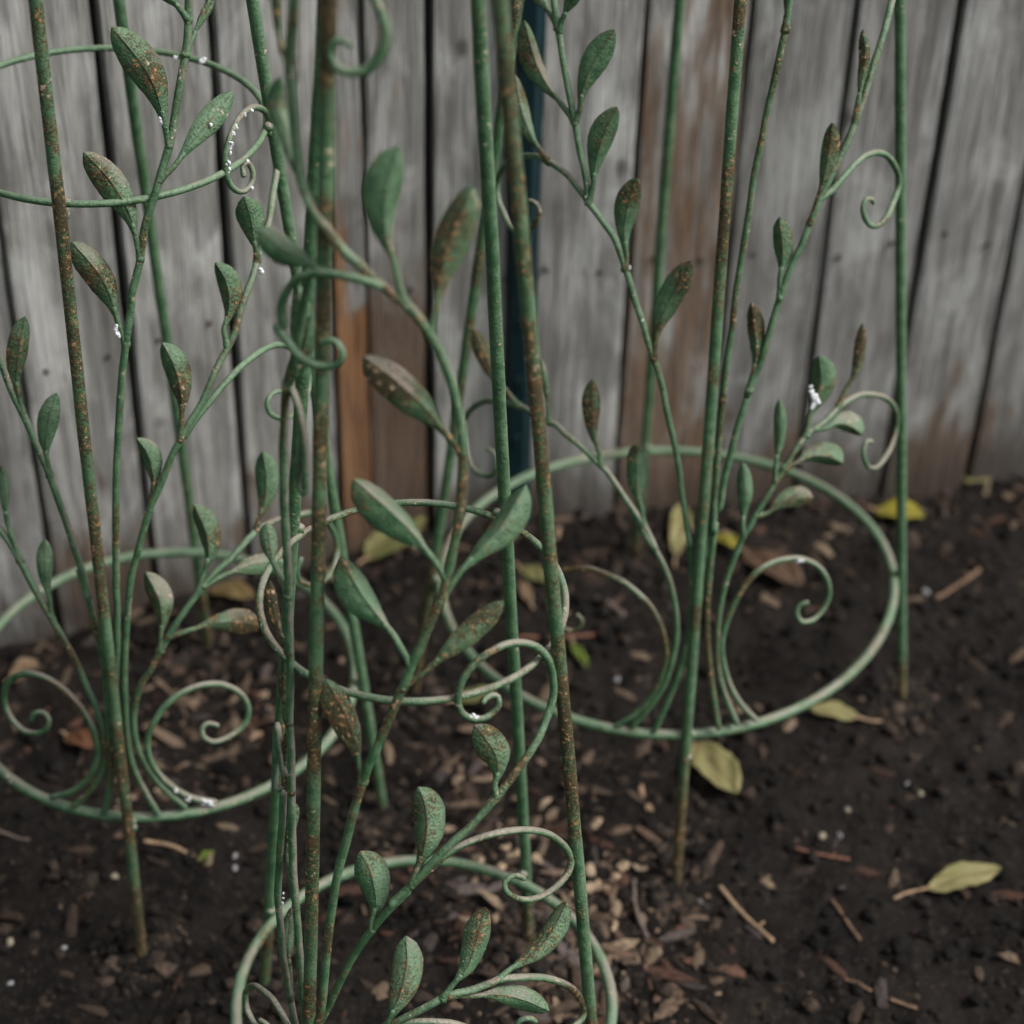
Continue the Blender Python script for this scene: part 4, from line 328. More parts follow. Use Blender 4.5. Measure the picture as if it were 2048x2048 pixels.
      ('S3','vine_stem',2.9,'-720,-1217,2193 -706,-1221,2229 -691,-1225,2265 -676,-1226,2304 -663,-1227,2342 -648,-1226,2382 -634,-1225,2422 -620,-1224,2462 -609,-1227,2499 -600,-1232,2534 -589,-1234,2571 -573,-1229,2615 -562,-1232,2652 -549,-1233,2692 -535,-1232,2734 -520,-1230,2777 -504,-1228,2821 -488,-1226,2864 -472,-1225,2907 -456,-1224,2949 -439,-1225,2990 -423,-1225,3030 -405,-1224,3070 -388,-1224,3109 -370,-1224,3147 -352,-1223,3184 -335,-1223,3220 -317,-1223,3255 -298,-1221,3290 -279,-1220,3325 -260,-1220,3358 -242,-1219,3391 -223,-1219,3424 -203,-1219,3456 -183,-1218,3488 -161,-1215,3520 -134,-1208,3553 -107,-1200,3584 -82,-1191,3612 -60,-1182,3635 -45,-1175,3650 -39,-1171,3657 -48,-1175,3653 -72,-1188,3638 -103,-1205,3617 -135,-1222,3596 -159,-1236,3580 -167,-1240,3575 -161,-1236,3581 -145,-1229,3594 -123,-1220,3614 -97,-1211,3639 -70,-1202,3667 -44,-1195,3696 -21,-1190,3725 -1,-1187,3752 18,-1183,3780 37,-1179,3807 56,-1174,3834 75,-1169,3861 93,-1163,3887 112,-1158,3911 131,-1153,3935 150,-1147,3959 168,-1141,3981 187,-1135,4003 206,-1129,4024 224,-1123,4045 243,-1116,4065 265,-1107,4087 286,-1099,4107 308,-1091,4127 330,-1083,4146 351,-1073,4166 373,-1063,4187 391,-1054,4206 410,-1044,4225 429,-1033,4245 447,-1023,4265 466,-1011,4285 484,-1000,4304 501,-989,4323 518,-978,4342 535,-966,4360 551,-955,4378 568,-943,4396 584,-931,4413 600,-918,4431 616,-905,4448 633,-891,4466 650,-877,4484 666,-862,4502 683,-847,4520 700,-831,4538 715,-816,4555 730,-801,4572 747,-784,4590 763,-767,4608 778,-751,4626 792,-735,4643 806,-719,4662 819,-702,4681 831,-685,4701 842,-668,4722 853,-651,4743 863,-634,4765 872,-618,4786 880,-604,4807 890,-588,4831 898,-574,4855 906,-561,4878 912,-550,4903 916,-539,4929 918,-530,4956 919,-523,4986 918,-517,5016 915,-514,5049 911,-512,5083 905,-512,5120 897,-513,5158 888,-517,5198 877,-523,5238 865,-533,5277 848,-542,5318 828,-555,5357 806,-569,5394 783,-586,5428 759,-605,5458 733,-625,5486 706,-645,5509 679,-665,5529 651,-685,5546 623,-705,5558 594,-725,5567 565,-744,5571 540,-762,5572 515,-779,5570 489,-796,5565 464,-811,5556 441,-826,5546 418,-839,5532 397,-852,5516 377,-864,5498 358,-874,5479 342,-883,5458 326,-894,5433 312,-905,5407 302,-913,5380 294,-921,5353 287,-926,5326 283,-931,5299 282,-934,5272 282,-936,5245 287,-943,5213 296,-948,5182 309,-950,5154 327,-949,5131 349,-946,5111 373,-941,5095 398,-934,5083 424,-925,5076 449,-915,5073 472,-904,5076 494,-891,5084 512,-880,5095 528,-871,5109 542,-862,5125 550,-855,5143 550,-842,5169 542,-832,5192 525,-832,5206 503,-837,5213 479,-851,5210 459,-867,5204 447,-886,5195'),
      ('S4','scroll',2.6,'-27,-1195,3720 -5,-1190,3744 17,-1186,3769 39,-1181,3793 62,-1176,3817 83,-1171,3841 105,-1166,3864 126,-1161,3886 148,-1154,3909 169,-1147,3931 190,-1139,3952 211,-1131,3972 233,-1123,3990 257,-1115,4007 279,-1108,4020 302,-1101,4031 327,-1093,4041 352,-1084,4049 377,-1075,4056 402,-1065,4061 427,-1054,4064 456,-1042,4066 484,-1029,4067 513,-1016,4066 542,-1002,4063 571,-988,4058 599,-973,4051 626,-957,4042 654,-941,4032 681,-925,4019 708,-907,4004 735,-889,3987 760,-871,3968 790,-851,3947 818,-831,3923 846,-810,3896 873,-789,3867 899,-769,3835 924,-749,3800 949,-730,3762 973,-712,3722 995,-694,3681 1015,-676,3641 1037,-663,3598 1056,-652,3556 1071,-643,3516 1084,-637,3479 1093,-640,3441 1097,-646,3408 1094,-657,3378 1086,-672,3353 1073,-690,3332 1055,-713,3315 1037,-734,3306 1017,-757,3299 994,-782,3295 972,-807,3294 948,-832,3296 924,-856,3300 899,-879,3305 874,-901,3314 850,-922,3324 825,-943,3336 800,-962,3351 777,-979,3368 747,-994,3388 719,-1006,3411 693,-1016,3437 671,-1024,3462 652,-1029,3488 637,-1031,3512 624,-1022,3541 622,-1008,3567 638,-992,3589 662,-976,3603 689,-966,3604 716,-959,3596 738,-955,3580 758,-953,3561'),
      ('S5','vine_stem',2.9,'-707,-1271,1867 -680,-1279,1903 -654,-1286,1939 -628,-1293,1974 -601,-1300,2009 -574,-1306,2044 -544,-1312,2077 -512,-1316,2110 -486,-1324,2140 -458,-1330,2169 -428,-1336,2197 -397,-1340,2225 -366,-1344,2251 -335,-1348,2276 -305,-1351,2300 -277,-1354,2323 -252,-1357,2345 -230,-1360,2365 -195,-1358,2389 -170,-1358,2409 -149,-1360,2429 -128,-1361,2449 -103,-1359,2469 -77,-1358,2488 -49,-1356,2508 -20,-1353,2528 9,-1349,2548 38,-1346,2567 64,-1343,2585 95,-1337,2605 125,-1330,2623 153,-1323,2640 180,-1316,2656 204,-1311,2669 230,-1304,2680 251,-1300,2688 272,-1295,2694 295,-1290,2698 321,-1284,2702 349,-1278,2704 378,-1272,2705 410,-1262,2708 439,-1252,2712 472,-1238,2716 504,-1224,2721 534,-1210,2724 558,-1197,2724 587,-1180,2726 608,-1168,2723 633,-1156,2716 663,-1144,2707 691,-1132,2695 715,-1117,2682 738,-1102,2666 767,-1085,2648 795,-1067,2628 828,-1046,2606 862,-1024,2581 896,-1002,2552 929,-979,2520 963,-956,2484 996,-933,2446 1028,-910,2405 1058,-887,2362 1086,-865,2318 1113,-843,2271 1138,-823,2223 1161,-804,2174 1181,-789,2125 1200,-775,2076 1216,-763,2031 1234,-759,1985 1248,-759,1944 1256,-763,1909 1257,-770,1880 1252,-782,1858 1241,-798,1842 1223,-819,1830 1198,-845,1824 1171,-873,1823 1149,-897,1830 1125,-923,1840 1099,-950,1852 1073,-975,1867 1045,-1001,1884 1016,-1025,1902 987,-1049,1922 957,-1071,1944 928,-1092,1968 898,-1111,1994 869,-1129,2021 843,-1145,2048 812,-1155,2078 784,-1161,2108 764,-1163,2135 747,-1154,2165 745,-1142,2189 761,-1130,2206 787,-1118,2215 817,-1109,2213 847,-1102,2203 864,-1099,2186 878,-1097,2164'),
      ('S6','scroll',2.6,'-478,-1374,1834 -456,-1374,1879 -434,-1374,1925 -412,-1374,1971 -390,-1372,2016 -367,-1370,2061 -345,-1368,2105 -324,-1366,2147 -303,-1364,2188 -283,-1363,2226 -264,-1362,2261 -246,-1362,2293 -230,-1362,2321 -197,-1352,2354 -170,-1351,2378 -146,-1355,2394 -124,-1360,2408 -103,-1363,2420 -75,-1360,2434 -52,-1359,2443 -19,-1358,2450 4,-1358,2454 30,-1357,2457 59,-1356,2458 89,-1354,2457 119,-1352,2455 148,-1350,2451 176,-1347,2446 205,-1343,2439 234,-1339,2431 262,-1334,2420 289,-1330,2407 315,-1325,2392 343,-1321,2374 370,-1317,2353 395,-1313,2329 419,-1309,2304 441,-1304,2276 469,-1302,2244 494,-1301,2211 517,-1300,2175 536,-1299,2140 551,-1301,2103 562,-1304,2066 570,-1309,2030 573,-1315,1998 569,-1328,1965 558,-1342,1935 541,-1355,1913 516,-1367,1899 486,-1377,1891 457,-1384,1892 432,-1385,1902 410,-1381,1919 388,-1379,1937'),
      ('S2','scroll',2.7,'-195,-770,8338 -218,-764,8343 -242,-758,8347 -265,-752,8352 -288,-746,8356 -311,-740,8358 -333,-734,8360 -355,-728,8361 -377,-721,8360 -397,-714,8359 -417,-706,8358 -440,-697,8356 -462,-688,8354 -483,-678,8350 -504,-668,8345 -526,-657,8339 -549,-645,8332 -571,-633,8322 -593,-621,8310 -617,-608,8296 -640,-595,8280 -663,-583,8261 -685,-571,8239 -705,-560,8214 -724,-551,8186 -741,-543,8157 -756,-537,8127 -770,-532,8097 -781,-528,8067 -789,-527,8036 -795,-527,8006 -796,-527,7979 -794,-529,7951 -791,-532,7925 -788,-535,7901 -789,-536,7884 -808,-536,7877 -821,-535,7874 -815,-540,7862 -801,-549,7846 -784,-561,7829 -766,-575,7813 -752,-588,7800 -737,-605,7786 -721,-622,7773 -704,-639,7762 -686,-654,7753 -667,-669,7746 -646,-684,7741 -625,-697,7739 -604,-711,7738 -583,-724,7739 -557,-737,7742 -530,-748,7747 -505,-758,7755 -482,-766,7765 -459,-771,7780 -440,-773,7798 -427,-773,7817 -420,-772,7836 -418,-768,7856 -421,-763,7874 -430,-756,7893 -443,-747,7909 -459,-738,7920 -477,-733,7923 -496,-728,7920 -513,-723,7915 -531,-720,7904 -547,-717,7890'),
      ('U1','scroll',2.9,'-462,-444,10272 -445,-453,10264 -427,-462,10256 -409,-470,10247 -392,-478,10239 -375,-486,10230 -359,-493,10220 -344,-500,10209 -329,-507,10194 -315,-515,10177 -302,-522,10160 -290,-529,10142 -278,-535,10124 -267,-540,10107 -254,-545,10088 -242,-550,10070 -231,-555,10053 -220,-559,10035 -210,-563,10016 -199,-567,9997 -188,-572,9976 -178,-576,9955 -169,-580,9934 -162,-583,9913 -155,-587,9892 -150,-591,9870 -146,-594,9849 -143,-597,9827 -143,-600,9806 -145,-602,9785 -150,-605,9764 -156,-607,9744 -164,-609,9724 -173,-610,9704 -184,-612,9685 -197,-613,9666 -212,-613,9648 -227,-613,9631 -243,-612,9617 -264,-610,9604 -287,-607,9595 -311,-603,9589 -333,-597,9586 -355,-592,9585 -377,-585,9588 -397,-579,9594 -413,-572,9603 -426,-566,9615 -437,-559,9631 -444,-553,9649 -448,-549,9666 -448,-544,9687 -442,-540,9708 -432,-539,9725 -417,-541,9737 -399,-545,9744 -382,-551,9748 -361,-560,9745 -341,-571,9738'),
      ('V1','vine_stem',2.9,'-633,-363,8159 -639,-361,8131 -645,-360,8103 -650,-358,8075 -656,-356,8047 -662,-355,8018 -668,-353,7989 -675,-352,7959 -681,-350,7927 -687,-350,7894 -693,-347,7863 -699,-346,7830 -706,-346,7795 -712,-346,7759 -718,-346,7723 -725,-346,7687 -731,-346,7651 -737,-344,7617 -743,-341,7585 -749,-336,7555 -754,-328,7528 -765,-332,7486 -773,-320,7465 -781,-316,7432 -790,-314,7397 -798,-313,7362 -806,-308,7331 -813,-304,7301 -819,-309,7261 -822,-305,7234 -825,-304,7204 -828,-305,7174 -830,-307,7142 -832,-310,7110 -834,-314,7078 -837,-317,7047 -839,-318,7019 -841,-322,6987 -844,-324,6958 -847,-326,6930 -849,-328,6901 -851,-333,6869 -853,-341,6833 -854,-343,6806 -855,-346,6777 -855,-352,6746 -856,-358,6714 -856,-365,6681 -856,-372,6649 -856,-379,6617 -857,-385,6586 -857,-391,6556 -857,-395,6529 -857,-398,6504 -857,-410,6468 -857,-417,6439 -857,-421,6415 -857,-423,6392 -856,-427,6369 -855,-435,6340 -854,-442,6314 -853,-448,6287 -852,-456,6259 -851,-462,6233 -850,-468,6207 -849,-475,6180 -847,-482,6153 -846,-490,6125 -845,-495,6100 -844,-499,6076 -843,-503,6052 -843,-508,6025 -842,-515,5996 -841,-524,5962 -842,-527,5936 -842,-531,5907 -843,-536,5877 -843,-542,5845 -844,-548,5813 -845,-554,5780 -846,-560,5747 -846,-565,5714 -847,-570,5683 -848,-574,5653 -848,-581,5619 -848,-587,5587 -848,-593,5555 -848,-598,5524 -848,-603,5493 -847,-608,5463 -848,-612,5433 -848,-615,5404 -847,-623,5369 -847,-630,5336 -847,-636,5303 -847,-641,5270 -848,-645,5237 -848,-651,5204 -849,-656,5169 -851,-661,5135 -852,-666,5100 -853,-670,5064 -855,-675,5029 -857,-679,4994 -859,-684,4958 -861,-689,4922 -863,-694,4887 -865,-699,4852 -866,-705,4817 -867,-711,4783 -867,-716,4750 -866,-720,4718 -864,-723,4687 -862,-729,4655 -861,-737,4619 -859,-749,4579 -860,-751,4548 -860,-755,4515 -861,-761,4480 -861,-767,4443 -862,-773,4406 -862,-780,4368 -863,-787,4329 -864,-793,4291 -865,-798,4254 -865,-802,4218 -866,-804,4183 -867,-814,4141 -867,-822,4102 -868,-827,4064 -869,-832,4027 -870,-836,3991 -871,-840,3954 -871,-845,3916 -872,-852,3877 -872,-859,3837 -872,-867,3797 -872,-874,3757 -872,-881,3718 -873,-886,3681 -873,-889,3647 -873,-900,3606 -873,-905,3571 -873,-909,3538 -872,-917,3501 -871,-921,3469 -870,-927,3435 -868,-933,3401 -866,-940,3367 -865,-948,3333 -863,-955,3299 -861,-961,3265 -860,-966,3232 -859,-972,3199 -857,-977,3165 -856,-984,3130 -854,-992,3093 -852,-998,3057 -851,-1005,3020 -850,-1012,2982 -848,-1019,2943 -847,-1028,2902 -845,-1037,2861 -843,-1047,2819 -842,-1052,2781 -840,-1058,2742 -838,-1065,2701 -837,-1073,2661 -835,-1081,2620 -833,-1089,2579 -831,-1096,2538 -830,-1102,2498 -829,-1107,2458 -827,-1117,2414 -825,-1127,2371 -823,-1136,2328 -822,-1145,2286 -820,-1152,2246 -819,-1158,2209 -817,-1163,2173 -813,-1176,2132 -810,-1182,2096 -806,-1186,2064 -803,-1192,2030'),
      ('V2','scroll',2.5,'-813,-308,7260 -786,-314,7272 -777,-332,7269 -767,-351,7260 -757,-371,7246 -748,-390,7229 -739,-406,7210 -734,-419,7192 -728,-430,7172 -723,-440,7150 -719,-450,7127 -715,-458,7104 -711,-466,7081 -707,-474,7055 -704,-481,7029 -701,-488,7002 -698,-495,6975 -697,-503,6944 -696,-508,6918 -696,-514,6889 -695,-521,6859 -696,-528,6829 -696,-533,6799 -696,-538,6772 -696,-540,6749 -695,-548,6718 -695,-550,6698 -696,-550,6681 -701,-558,6659 -709,-560,6646 -726,-546,6661 -733,-531,6680 -739,-516,6704 -746,-514,6716 -749,-503,6745 -747,-500,6767 -743,-496,6795 -739,-490,6827 -734,-484,6861 -729,-477,6895 -725,-472,6928 -721,-467,6957 -719,-466,6980 -720,-456,7012 -725,-456,7030 -729,-456,7048'),
      ('V9','vine_stem',2.7,'-932,-751,4141 -934,-755,4104 -936,-759,4066 -938,-763,4029 -940,-768,3992 -942,-772,3954 -945,-775,3917 -948,-778,3880 -951,-781,3843 -955,-784,3807 -959,-786,3770 -963,-789,3733 -966,-792,3696 -970,-795,3659 -972,-801,3621 -975,-806,3583 -977,-811,3546 -980,-814,3511 -982,-815,3480 -985,-818,3446 -989,-814,3419 -992,-818,3386 -994,-818,3354 -997,-821,3321 -1000,-826,3285 -1002,-832,3248 -1004,-839,3210 -1004,-847,3171 -1003,-853,3134 -1001,-861,3095 -999,-871,3056 -996,-880,3016 -993,-890,2977 -990,-899,2939 -988,-907,2903 -986,-916,2866 -985,-923,2831 -985,-930,2797 -984,-936,2764 -983,-943,2731 -981,-950,2698 -978,-959,2665 -975,-967,2633 -970,-975,2600 -966,-983,2568 -961,-993,2535 -956,-1003,2501 -952,-1011,2469 -948,-1020,2436 -943,-1030,2402 -939,-1039,2368 -934,-1048,2334 -930,-1056,2300 -926,-1063,2267 -920,-1076,2229 -915,-1088,2191 -910,-1098,2154 -905,-1108,2118 -900,-1117,2083 -893,-1129,2045 -886,-1139,2009 -880,-1149,1974 -873,-1159,1938'),
      ('V6s','scroll',2.4,'-910,-752,4265 -917,-740,4294 -924,-729,4323 -930,-717,4353 -936,-705,4383 -940,-697,4411 -943,-688,4439 -945,-679,4469 -948,-670,4498 -950,-661,4526 -953,-648,4556 -957,-631,4587 -961,-613,4614 -964,-597,4633 -967,-588,4640 -971,-589,4629 -973,-600,4603 -975,-615,4568 -977,-628,4530 -979,-631,4499 -981,-635,4466 -983,-640,4431 -984,-644,4396 -986,-649,4362 -987,-653,4329 -988,-662,4295 -988,-672,4263 -988,-683,4235 -987,-695,4211 -985,-707,4194 -975,-730,4170 -964,-742,4164 -953,-739,4176 -942,-730,4195'),
      ('V10','scroll',2.5,'-905,-1139,1912 -917,-1126,1934 -929,-1112,1957 -941,-1097,1980 -953,-1083,2001 -965,-1069,2020 -980,-1052,2042 -995,-1035,2061 -1011,-1017,2078 -1027,-999,2092 -1042,-980,2104 -1058,-959,2113 -1074,-937,2118 -1092,-914,2118 -1118,-886,2117 -1145,-857,2111 -1172,-827,2098 -1197,-795,2080 -1222,-761,2058 -1245,-730,2030 -1275,-707,1995 -1300,-693,1953 -1319,-685,1909 -1330,-687,1862 -1333,-687,1822 -1332,-694,1786 -1327,-705,1756 -1319,-720,1732 -1307,-738,1715 -1294,-759,1704 -1281,-782,1699 -1266,-806,1699 -1251,-831,1703 -1227,-861,1706 -1203,-887,1712 -1175,-909,1720 -1151,-922,1731 -1134,-921,1749 -1127,-912,1767 -1138,-902,1781 -1157,-889,1791 -1178,-877,1794 -1201,-864,1795'),
     ],
     leaves=[
      ('S1',2,6.6,11.9,'-40,-763,8205 -74,-751,8300 -114,-709,8467 -161,-668,8644 -161,-634,8801 -131,-580,8957 -90,-510,9097'),
      ('S1',1,10.4,8.3,'95,-779,8017 126,-751,8145 144,-703,8325 188,-643,8521 252,-590,8682 331,-516,8860'),
      ('S1',1,7.5,11.2,'299,-843,7189 222,-851,7315 74,-819,7513 -98,-782,7679 -206,-756,7755 -298,-724,7813'),
      ('S1',1,6.1,12.8,'204,-989,6338 124,-976,6483 -34,-928,6684 -213,-878,6851 -375,-821,6975'),
      ('S1',1,10.7,5.6,'167,-1019,6179 286,-942,6351 412,-863,6488 543,-769,6605 683,-605,6797'),
      ('S1',2,6.3,12.0,'-11,-1100,5695 -67,-1081,5801 -125,-1052,5911 -206,-1023,6020 -321,-967,6163 -460,-861,6374'),
      ('S1',1,7.7,5.9,'-66,-1123,5526 75,-1092,5641 220,-1030,5782 389,-942,5917 564,-835,6035'),
      ('S1',1,6.6,10.8,'-334,-1196,4734 -353,-1171,4846 -385,-1112,5019 -450,-1040,5194 -587,-915,5392'),
      ('S1',2,6.3,7.9,'-208,-738,8336 -441,-679,8346 -550,-622,8344 -650,-551,8363 -760,-496,8387 -919,-436,8492'),
      ('S1',1,4.3,5.7,'-631,-495,8792 -656,-445,8864 -706,-395,8904 -756,-243,9051 -805,-135,9131 -785,-99,9296'),
      ('S1',1,2.4,2.6,'-701,-308,9505 -752,-208,9515 -778,-132,9590 -790,-85,9755 -792,-82,9868'),
      ('S3',1,10.5,9.8,'551,-955,4378 534,-928,4468 554,-898,4569 538,-870,4689 471,-840,4802 390,-788,4885'),
      ('S3',1,12.6,9.0,'-21,-1190,3725 12,-1160,3851 63,-1107,4010 80,-1024,4171 56,-933,4285 12,-861,4356'),
      ('S3',1,11.9,10.1,'-298,-1221,3290 -301,-1207,3368 -270,-1165,3505 -289,-1114,3648 -332,-1050,3755 -393,-984,3828'),
      ('S5',1,7.8,9.9,'204,-1311,2669 261,-1281,2763 374,-1219,2910 435,-1129,3082 464,-1049,3189 494,-963,3265'),
      ('S5',1,9.2,7.1,'608,-1168,2723 648,-1132,2753 771,-1052,2802 895,-960,2851 1001,-838,2941 1081,-708,3060'),
      ('S5',1,7.1,9.2,'251,-1300,2688 428,-1268,2652 594,-1212,2601 772,-1182,2520 972,-1220,2445'),
      ('S5',1,11.7,10.0,'-277,-1354,2323 -193,-1360,2441 -147,-1331,2565 -93,-1242,2691 -65,-1115,2809 -76,-968,2933'),
      ('V1',1,6.7,4.7,'-819,-309,7261 -799,-313,7338 -758,-307,7475 -734,-284,7633 -726,-214,7798 -736,-138,7930'),
      ('V1',1,5.5,4.4,'-813,-304,7301 -755,-336,7389 -710,-326,7542 -676,-304,7671 -645,-250,7778'),
      ('V1',2,5.3,5.1,'-845,-554,5780 -895,-477,5865 -941,-410,5918 -966,-368,5942 -987,-299,6017 -1012,-211,6115'),
      ('V1',1,3.7,4.3,'-847,-630,5336 -888,-588,5378 -930,-511,5469 -972,-432,5581 -996,-340,5733'),
      ('V1',1,2.6,2.6,'-867,-711,4783 -893,-696,4828 -911,-628,4973 -913,-587,5112 -910,-554,5242'),
      ('V1',1,2.4,2.9,'-865,-802,4218 -919,-774,4256 -916,-711,4405 -898,-687,4554 -876,-665,4696'),
      ('V1',2,3.8,3.3,'-859,-972,3199 -888,-916,3378 -922,-810,3598 -912,-761,3706 -894,-686,3785 -866,-589,3874'),
      ('V9',1,4.3,4.0,'-930,-1056,2300 -932,-974,2537 -942,-931,2677 -943,-842,2786 -937,-708,2905'),
     ],
     residue='-1228,867,2402,9 -1240,873,2270,9 -961,-851,3219,8 -964,-860,3179,8 -968,-869,3138,9 -1250,958,990,9 -698,-1125,3628,9 367,-947,5113,13 392,-939,5101,15 411,-931,5094,10 -1086,-237,5235,4 -985,-451,5215,3 -959,-490,5243,3 -945,-494,5238,3 -830,-656,5277,4 -770,-708,5242,3'),
}
FALLEN = [([-0.1558, 1.7966], [-0.0985, 1.8599], 0.0274, 0.026, 'olive', 'large pale olive fallen leaf on the soil behind the front trellis, against the fence'),
  ([0.1883, 1.5225], [0.2236, 1.4491], 0.0208, 0.01, 'khaki', 'oval khaki fallen leaf beside the front foot of the right trellis'),
  ([0.3526, 1.5601], [0.303, 1.5668], 0.0115, 0.006, 'khaki', 'small curled yellow leaf with a long tan stalk right of the right trellis ring'),
  ([0.394, 1.3458], [0.4642, 1.3686], 0.0146, 0.008, 'khaki', 'pale yellow leaf with a brown stalk at the lower right of the bed'),
  ([0.4095, 1.9078], [0.4608, 1.8902], 0.0177, 0.012, 'yellow', 'bright yellow leaf behind the right leg of the right trellis'),
  ([0.504, 1.977], [0.5483, 1.9649], 0.0088, 0.008, 'khaki', 'dull yellow leaf lying at the foot of the fence on the far right'),
  ([0.1808, 1.8138], [0.1898, 1.8934], 0.0119, 0.018, 'khaki', 'upright pale yellow leaf behind the stems of the right trellis'),
  ([0.2259, 1.8549], [0.2498, 1.8298], 0.0088, 0.008, 'yellow', 'small yellow leaf just right of the right trellis front leg, near the fence'),
  ([0.2564, 1.8301], [0.315, 1.7649], 0.0212, 0.016, 'brown', 'big curled brown leaf behind the right scroll of the right trellis'),
  ([-0.3182, 1.7255], [-0.2671, 1.7059], 0.0133, 0.012, 'ochre', 'ochre leaf near the back foot of the left trellis'),
  ([0.0083, 1.7851], [0.0388, 1.7547], 0.0106, 0.006, 'olive', 'olive leaf on the soil just left of the front trellis right leg'),
  ([0.0658, 1.6631], [0.0835, 1.6212], 0.0053, 0.004, 'lime', 'small narrow lime green leaf inside the right trellis ring'),
  ([-0.0543, 1.5676], [-0.0119, 1.5817], 0.0097, 0.008, 'olive', 'yellow green leaf seen through the lower curl of the front trellis'),
  ([-0.4324, 1.5098], [-0.4003, 1.4882], 0.0124, 0.012, 'rust', 'rusty orange leaf inside the left trellis ring'),
  ([-0.5008, 1.5809], [-0.4772, 1.6057], 0.0119, 0.012, 'tan', 'tan leaf behind the left curl of the left trellis'),
  ([0.0231, 1.7158], [0.011, 1.7478], 0.0062, 0.01, 'tan', 'narrow tan leaf scrap behind the front trellis, below the olive leaf'),
  ([-0.2832, 1.3594], [-0.2688, 1.3674], 0.0049, 0.005, 'lime', 'tiny green sprout leaf at the end of a twig by the left trellis')]
TWIGS = [([0.2025, 1.343], [0.2451, 1.2798], 0.002, 'tan', 'thick pale tan twig with a knobbly end, lower right'),
  ([0.3048, 1.3316], [0.3238, 1.2826], 0.0015, 'brown', 'straight thin brown twig right of the thick tan twig'),
  ([0.2769, 1.3923], [0.3241, 1.3802], 0.0015, 'rust', 'reddish brown twig below the curled yellow leaf'),
  ([0.1222, 1.3461], [0.1317, 1.2815], 0.002, 'dark', 'dull grey brown stick right of the front trellis right leg'),
  ([0.3064, 1.2365], [0.3264, 1.2217], 0.0015, 'brown', 'short brown twig near the bottom edge, right of centre'),
  ([0.4606, 1.7662], [0.5129, 1.8121], 0.0022, 'brown', 'strip of brown bark right of the right trellis'),
  ([0.0101, 1.6639], [0.0914, 1.6767], 0.0018, 'rust', 'reddish root lying across the soil behind the front trellis'),
  ([-0.3346, 1.3769], [-0.2849, 1.3618], 0.0018, 'tan', 'pinkish tan twig with a green sprout by the left trellis front foot'),
  ([-0.4699, 1.3749], [-0.4431, 1.3741], 0.0015, 'dark', 'grey twig at the left edge of the bed'),
  ([-0.2596, 1.5132], [-0.2439, 1.5314], 0.0024, 'tan', 'pale wood splinter right of the left trellis ring curl'),
  ([0.0938, 1.735], [0.12, 1.7143], 0.0031, 'dark', 'grey wood sliver inside the right trellis ring'),
  ([0.3424, 1.2085], [0.3635, 1.2027], 0.0015, 'brown', 'brown twig stub at the bottom edge on the right')]
CHIPS = [([0.0116, 1.3779], 0.0159, 0.0092), ([-0.0019, 1.3526], 0.0126, 0.0075), ([0.0254, 1.4038], 0.0109, 0.0092), ([0.0192, 1.335], 0.0126, 0.0092), ([0.0022, 1.3839], 0.01, 0.0084), ([0.0328, 1.3631], 0.0142, 0.0084), ([0.0815, 1.3495], 0.0142, 0.01), ([0.1046, 1.3455], 0.01, 0.0075), ([0.0393, 1.45], 0.0184, 0.0092), ([-0.0029, 1.4027], 0.0167, 0.0067), ([0.1336, 1.4636], 0.0142, 0.0059), ([0.1401, 1.4406], 0.01, 0.0067), ([0.1119, 1.3599], 0.0126, 0.0109), ([-0.0207, 1.3642], 0.0142, 0.0059), ([0.051, 1.8515], 0.0167, 0.0075), ([0.0707, 1.8925], 0.0167, 0.0067), ([0.0538, 1.7091], 0.0193, 0.0059), ([0.1281, 1.3574], 0.0126, 0.0092), ([0.0871, 1.419], 0.0167, 0.0075), ([0.1035, 1.2904], 0.0109, 0.0059)]
PEBBLES = [([0.3016, 1.404], 0.0046, 'pale'), ([0.3192, 1.4104], 0.0033, 'grey'), ([0.3286, 1.4367], 0.0033, 'pale'), ([0.1818, 1.3271], 0.005, 'grey'), ([-0.4349, 1.2491], 0.0046, 'pale'), ([-0.3573, 1.3351], 0.0046, 'pale'), ([-0.4269, 1.2068], 0.0033, 'grey'), ([-0.2498, 1.3681], 0.0033, 'white'), ([-0.248, 1.3527], 0.0033, 'white'), ([0.1137, 1.6179], 0.0046, 'white'), ([0.4503, 1.7774], 0.0042, 'white'), ([0.1815, 1.4046], 0.0042, 'white'), ([0.4021, 1.4639], 0.0042, 'pale'), ([0.3915, 1.4756], 0.0033, 'grey'), ([-0.3879, 1.2445], 0.0038, 'grey')]

# ------------------------------------------------------------------ the setting: soil bed
def ground_z(x, y):
    x = np.asarray(x, float); y = np.asarray(y, float)
    z = .010 * vnoise(x * 6 + 40, y * 6 + 9, 1) + .006 * vnoise(x * 19 + 7, y * 19 + 3, 2) + .0042 * vnoise(x * 52, y * 52, 3) + .003 * vnoise(x * 120, y * 120, 4)
    return z - .004
gx = np.concatenate([np.linspace(-30, -1.0, 12), np.linspace(-.95, .95, 330), np.linspace(1.0, 30, 12)])
gy = np.concatenate([np.linspace(-30, .45, 12), np.linspace(.5, 2.15, 300), np.linspace(2.2, 40, 12)])
GX, GY = np.meshgrid(gx, gy); GZ = ground_z(GX, GY)
nx, ny = len(gx), len(gy)
V = np.stack([GX, GY, GZ], -1).reshape(-1, 3)
F = [(j * nx + i, j * nx + i + 1, (j + 1) * nx + i + 1, (j + 1) * nx + i) for j in range(ny - 1) for i in range(nx - 1)]
tag(new_mesh('garden_soil', V, F, M_SOIL), kind='structure')
def gz1(x, y): return float(ground_z(np.array([x]), np.array([y]))[0])

